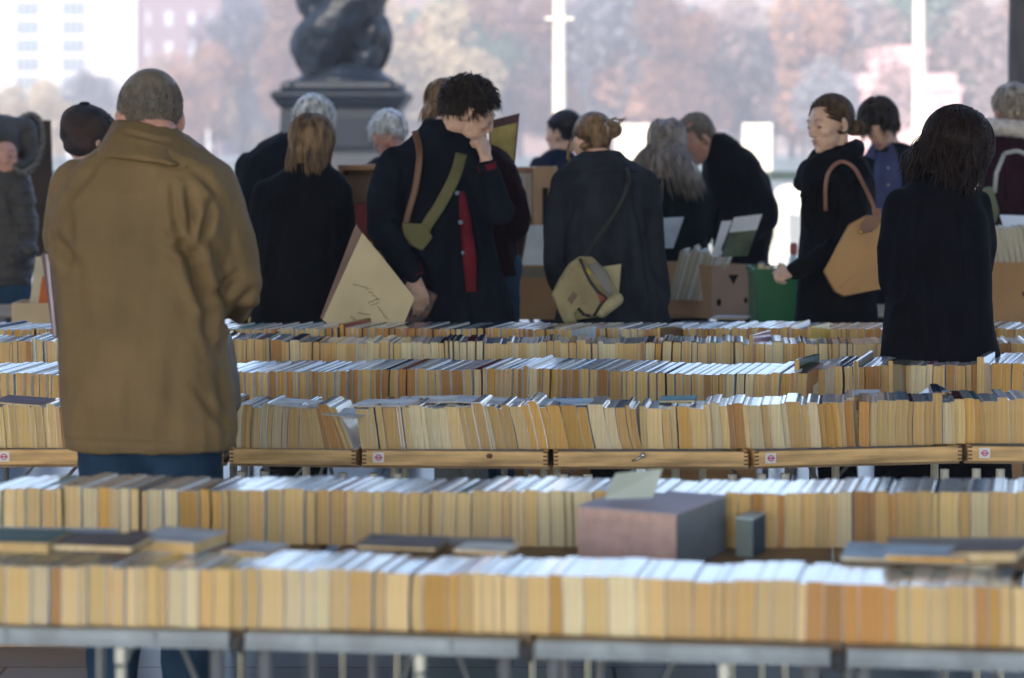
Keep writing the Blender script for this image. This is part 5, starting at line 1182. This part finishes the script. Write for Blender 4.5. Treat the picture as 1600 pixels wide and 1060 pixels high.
for i in range(24):      # paper sleeves filed in the box, each its own thing
    q = i/23.0; base = p+Vector((-.17+.19*q, .20-.10*q, .08)); hgt = .235+.012*math.sin(i*1.3)+(.02 if i > 19 else 0)
    mi = (0,0,3,0,1,0,0,3,0,0,1,3)[i%12] if i < 18 else (1 if i in (18,19,20) else 3); wd = .15
    o = MB().box((-.0030,-wd/2,0),(.0030,wd/2,hgt+rn.uniform(-.012,.012))).build('paper_sleeve', SLV[mi], None); o.location = base; o.rotation_euler = (0, R(14+6*q), R(-12))
    tag(o, '%s paper sleeve filed in the holed cardboard box, %s from the left' % ('white' if mi else 'cream', ordinal(i+1)), 'paper sleeve', 'sleeves filed in the holed cardboard box')
def card_quad(name, pts, th, m, label, cat, band=None):
    a = [W(*q) for q in pts]; mb = MB(); bk = [v+Vector((0,th,0)) for v in a]
    mb.add(a+bk, [(0,1,2,3),(7,6,5,4),(0,4,5,1),(1,5,6,2),(2,6,7,3),(3,7,4,0)]); o = mb.build(name, m, None); tag(o, label, cat); return o
def card_thing(name, pts, th, m, label, cat, m2, split):
    t = thing(name, label, cat, W(*pts[3])); bpy.context.view_layer.update(); o = t.location
    def sub(nm, q, mm, dy):
        a = [v-o+Vector((0,dy,0)) for v in q]; bk = [v+Vector((0,th,0)) for v in a]
        MB().add(a+bk, [(0,1,2,3),(7,6,5,4),(0,4,5,1),(1,5,6,2),(2,6,7,3),(3,7,4,0)]).build(nm, mm, t)
    P = [W(*q) for q in pts]; L_ = P[0].lerp(P[3], split); R_ = P[1].lerp(P[2], split)
    sub('top_band', [P[0],P[1],R_,L_], m, 0); sub('picture', [L_,R_,P[2],P[3]], m2, -.001)
card_thing('record_sleeve', [(1147,340,10.30),(1191,335,10.30),(1168,400,10.22),(1126,402,10.22)], .006, SLV[1], 'white sleeve with a dark green picture, rightmost in the holed box', 'record sleeve', SLV[2], .38)
card_quad('record_sleeve', [(1128,346,10.36),(1144,345,10.36),(1122,402,10.28),(1112,402,10.28)], .008, SLV[1], 'narrow white sleeve just left of the green-pictured one', 'record sleeve')
card_quad('record_sleeve', [(1036,341,10.5),(1069,339,10.5),(1052,388,10.42),(1036,388,10.42)], .006, mat('sleeve_grey', (.52,.55,.57), .5), 'pale grey sleeve standing right of the satchel woman', 'record sleeve')
# left box behind the wavy-haired man and white folders in it
t, w, h = open_box('brown cardboard box with grey tape left of the satchel woman', 800, 885, 415, 500, 10.2, R(3), .30, CARD)
MB().box((.02,-.0010,h-.055),(w*.9,-.0004,h-.012)).build('tape', mat('grey_tape', (.22,.20,.16), .5), t.children[0])
for i in range(4):
    card_quad('folder', [(826+8*i,352+3*i,10.45+.05*i),(852+8*i,352+3*i,10.45+.05*i),(846+8*i,418,10.32+.05*i),(814+8*i,418,10.32+.05*i)], .004, SLV[1 if i else 3], 'white folder leaning in the taped cardboard box, %s from the left' % ordinal(i+1), 'folder')
# green crate
d = 10.0; p = W(1180, 505, d); s = pxm(d); GR = mat('green_plastic', (.005,.15,.055), .38, .5, var=.05)
t = thing('plastic_crate', 'bright green plastic crate under the sleeve of the woman with the tan handbag', 'crate', (p.x,p.y,TH+.001), R(0)); wc = 84*s; hc = zat(421, d)-TH
m = MB()
for a, b in (((0,0),(wc,0)),((wc,0),(wc,.3)),((wc,.3),(0,.3)),((0,.3),(0,0))):
    dx, dy = (b[0]-a[0]), (b[1]-a[1]); L = math.hypot(dx, dy); nx, ny = -dy/L*.004, dx/L*.004; ins = .012
    cx, cy = wc/2, .15
    lo = [(cx+(q[0]-cx)*(1-ins*4), cy+(q[1]-cy)*(1-ins*4)) for q in (a, b)]
    m.add([(lo[0][0],lo[0][1],0),(lo[1][0],lo[1][1],0),(b[0],b[1],hc),(a[0],a[1],hc),(lo[0][0]+nx,lo[0][1]+ny,0),(lo[1][0]+nx,lo[1][1]+ny,0),(b[0]+nx,b[1]+ny,hc),(a[0]+nx,a[1]+ny,hc)],[(0,1,2,3),(7,6,5,4),(0,4,5,1),(1,5,6,2),(2,6,7,3),(3,7,4,0)])
m.box((.008,.008,.002),(wc-.008,.29,.006)); m.build('body', GR, t)
r = MB(); r.box((-.008,-.008,hc-.02),(wc+.008,-.001,hc)); r.box((-.008,.301,hc-.02),(wc+.008,.308,hc)); r.box((-.008,-.001,hc-.02),(-.001,.301,hc)); r.box((wc+.001,-.001,hc-.02),(wc+.008,.301,hc)); r.build('rim', GR, t, bevel=.001)
for i in range(7):
    mi = (0,2,3,11,6,1,4)[i]; b = make_book((p.x+.02+.03*i, p.y+.05, TH+.035), R(-6), .026, .2, .235-.01*(i%3), 0, .05, 1, mi, '%s book standing in the green crate, %s from the left' % (CC[mi][0], ordinal(i+1)), group='books in the green crate')
# right edge box with cream cards
t, w, h = open_box('brown cardboard box at the right edge behind the dark-haired woman', 1535, 1640, 410, 506, 10.0, R(-6), .32, CARD, holes=((.185,.13,.02,'tri'),))
rn = random.Random(8)
for i in range(12):
    u = 1538+9.5*i; card_quad('record_sleeve', [(u-6,356+rn.uniform(-5,8),10.15),(u+3,355+rn.uniform(-4,6),10.15),(u+12,412,10.06),(u+4,412,10.06)], .12, SLV[0], 'cream record sleeve in the right-edge box, %s from the left' % ordinal(i+1), 'record sleeve')
card_quad('price_card', [(1562,336,10.4),(1622,338,10.4),(1622,362,10.3),(1570,360,10.3)], .004, SLV[1], 'white blank card standing over the right-edge box', 'card')
# left stall: cream box with books, orange striped one
t, w, h = open_box('cream box at the left edge in front of the person in the fur hood', 18, 92, 474, 520, 9.9, R(0), .22, CREAM)
card_quad('folder', [(56,402,10.1),(72,400,10.1),(74,478,10.0),(46,478,10.0)], .02, mat('cream_card', (.60,.52,.36), .6), 'cream folder standing in the cream box', 'folder')
card_quad('paperback_book', [(66,432,10.05),(76,430,10.05),(76,474,9.99),(60,474,9.99)], .03, mat('orange_cover', (.55,.13,.03), .4), 'orange-spined book standing in the cream box', 'book')
# yellow box
p = W(388,514,9.4); tag(MB().box((0,0,0),(.085,.06,.045)).build('yellow_box', mat('yellow_plastic', (.72,.50,.01), .4), None, bevel=.004, loc=p), 'small bright yellow box right of the tan jacket sleeve', 'box')
# flat books on the back stall
for i, (u, v, w_, L_, t_, ci, ang, lab) in enumerate(((1095,497,.20,.13,.012,5,-10,'black flat book on the back stall below the holed box'),(1135,500,.20,.14,.014,1,-6,'ivory flat book on the back stall left of the green crate'),(1140,493,.16,.12,.010,0,-20,'white flat book behind the ivory one on the back stall'),(815,506,.14,.12,.008,0,-6,'white flat magazine below the taped cardboard box'))):
    q = xz(u, v+8, TH); q.y -= .12; flat_book(q+Vector((0,0,.002+(.016 if i == 2 else 0))), R(ang), w_, L_, t_, 1, ci, lab)
# wooden shelves at the back
WOOD = mat('shelf_wood', (.33,.17,.085), .6, var=.2, vscale=4, stretch=(1,1,5)); PLY = mat('plywood', (.45,.29,.17), .7, var=.08)
def shelf(label, u0, u1, v0, v1, d, n, side_u=None):
    s = pxm(d); w = (u1-u0)*s; p = W(u0, v1, d); z1 = (v1-v0)*s; t = thing('wooden_shelf', label, 'shelf', p)
    MB().box((0,0,z1-.025),(w,.25,z1)).build('top_board', WOOD, t)
    for x in (0, w-.022): MB().box((x,0,0),(x+.022,.25,z1-.0255)).build('side_board', WOOD, t)
    MB().box((.0225,.24,0),(w-.0225,.249,z1-.026)).build('back_panel', PLY, t)
    for k in range(n):
        zz = (z1-.025)*k/n; MB().box((.0225,.002,zz),(w-.0225,.238,zz+.018)).build('shelf_board', WOOD, t)
    return t, w, z1, p
t, w, z1, p = shelf('brown wooden shelf unit behind the woman with the bob, holding red books', 528, 598, 258, 500, 10.9, 2)
for i in range(4):
    tag(MB().box((0,0,0),(.028,.15,.17)).box((-.001,-.001,.17),(.029,.151,.172)).build('hardback_book', mat('red_cloth', (.30,.035,.03), .6), None, loc=p+Vector((.03+.031*i,.03,z1/2+.012))), 'red book on the brown shelf, %s from the left' % ordinal(i+1), 'book', 'red books on the brown shelf')
t, w, z1, p = shelf('wooden shelf unit with pale uprights beside the framed picture', 792, 838, 262, 420, 10.9, 2)
for i in range(4):
    tag(MB().box((0,0,0),(.022,.15,.20)).box((-.001,-.001,.2),(.023,.151,.202)).build('hardback_book', mat('pale_cloth', (.55,.50,.45), .6), None, loc=p+Vector((.025+.025*i,.03,z1/2+.012))), 'pale book on the shelf beside the framed picture, %s from the left' % ordinal(i+1), 'book', 'pale books on the shelf beside the framed picture')
d = 10.85; p = W(833,420,d); t = thing('plywood_crate', 'upright plywood crate with a slot handle behind the satchel woman', 'crate', p)
s = pxm(d); w = 38*s; h = 158*s
m = MB(); m.box((0,0,0),(w,.012,h)); fp = m.build('end_panel', PLY, t, bevel=.001); MB().tube([(w*.5,-.0005,h*.42),(w*.5,-.0005,h*.80)], [.014,.014], 12, flat=.05).build('slot', dark, fp)
MB().box((0,.0125,0),(.012,.3,h)).build('side_panel', PLY, t); MB().box((w-.012,.0125,0),(w,.3,h)).build('side_panel', PLY, t); MB().box((0,.3005,0),(w,.312,h)).build('back_panel', PLY, t)
# bottle and red thing near the woman with the tan bag, standing on the back stall
t = thing('bottle', 'pale bottle with a red top left of the woman with the tan handbag', 'bottle', (W(1240,400,10.9).x, 10.9, TH))
MB().lathe([(.034,0),(.036,.02),(.034,.18),(.018,.24),(.013,.27)], n=14).build('body', mat('pale_plastic', (.6,.7,.75), .2), t, smooth=True)
MB().lathe([(.014,.26),(.019,.28),(.018,.31),(.010,.32)], n=12).build('top', mat('red_top', (.40,.10,.10), .4), t, smooth=True)
tag(MB().box((0,0,0),(.16,.10,.19)).build('paper_bag', mat('tan_paper', (.5,.36,.2), .7), None, bevel=.006, loc=(W(1222,390,10.75).x, 10.75, TH+.001)), 'small tan paper bag left of the woman with the tan handbag', 'bag')
# brown board leaning at left
b = thing('easel_board', 'dark brown leaning board behind the person in the fur hood', 'board', W(60,300,12.6)); b.location.z = 0
s = pxm(12.6)
MB().add([(0,0,.0),(.12,0,.0),(.065,0,zat(188,12.6)),(-.055,0,zat(188,12.6)),(0,.03,.0),(.12,.03,.0),(.065,.03,zat(188,12.6)),(-.055,.03,zat(188,12.6))],[(0,1,2,3),(7,6,5,4),(0,4,5,1),(1,5,6,2),(2,6,7,3),(3,7,4,0)]).build('panel', mat('dark_brown', (.06,.035,.025), .7), b)
MB().tube([(.03,.35,0),(.0,.03,1.5)], .012, 8).build('rear_leg', mat('dark_brown', (.06,.035,.025)), b)
# things stored under the tables
for i, (u, v, d, w, h, L, m, lab) in enumerate(((60,800,7.0,.32,.24,.3,CARD,'brown cardboard box on the ground under the tables at far left'),(880,760,9.5,.45,.30,.3,CARD,'brown cardboard box on the ground under the centre tables'),(1105,760,9.5,.42,.30,.3,CARD,'brown cardboard box on the ground right of the centre'),(1575,760,9.5,.45,.30,.3,CARD,'brown cardboard box on the ground under the right tables'),(640,1080,4.9,.34,.16,.25,mat('black_bag', (.02,.02,.025), .5),'black box on the ground under the front table, left of centre'),(1000,1080,4.9,.34,.17,.25,mat('black_bag', (.02,.02,.025), .5),'black box on the ground under the front table at centre'))):
    open_box(lab, u-w/2/pxm(d), u+w/2/pxm(d), 200+(1.6-h)/pxm(d), 200+1.599/pxm(d), d, R(4), L, m, name='storage_box')
# ============================================================ air
hz_ = MB().box((-420,-40,-7),(420,400,60)).build('haze', None)
hz_.data.materials.clear(); hm = bpy.data.materials.new('haze_air'); hm.use_nodes = True
for n in list(hm.node_tree.nodes):
    if n.type == 'BSDF_PRINCIPLED': hm.node_tree.nodes.remove(n)
pv = hm.node_tree.nodes.new('ShaderNodeVolumePrincipled'); pv.inputs['Color'].default_value = (.82,.84,.95,1); pv.inputs['Density'].default_value = .0023; pv.inputs['Anisotropy'].default_value = .0
hm.node_tree.links.new(pv.outputs[0], hm.node_tree.nodes['Material Output'].inputs['Volume']); hz_.data.materials.append(hm)
tag(hz_, 'pale bluish haze filling the air towards the far bank', 'haze', kind='stuff')
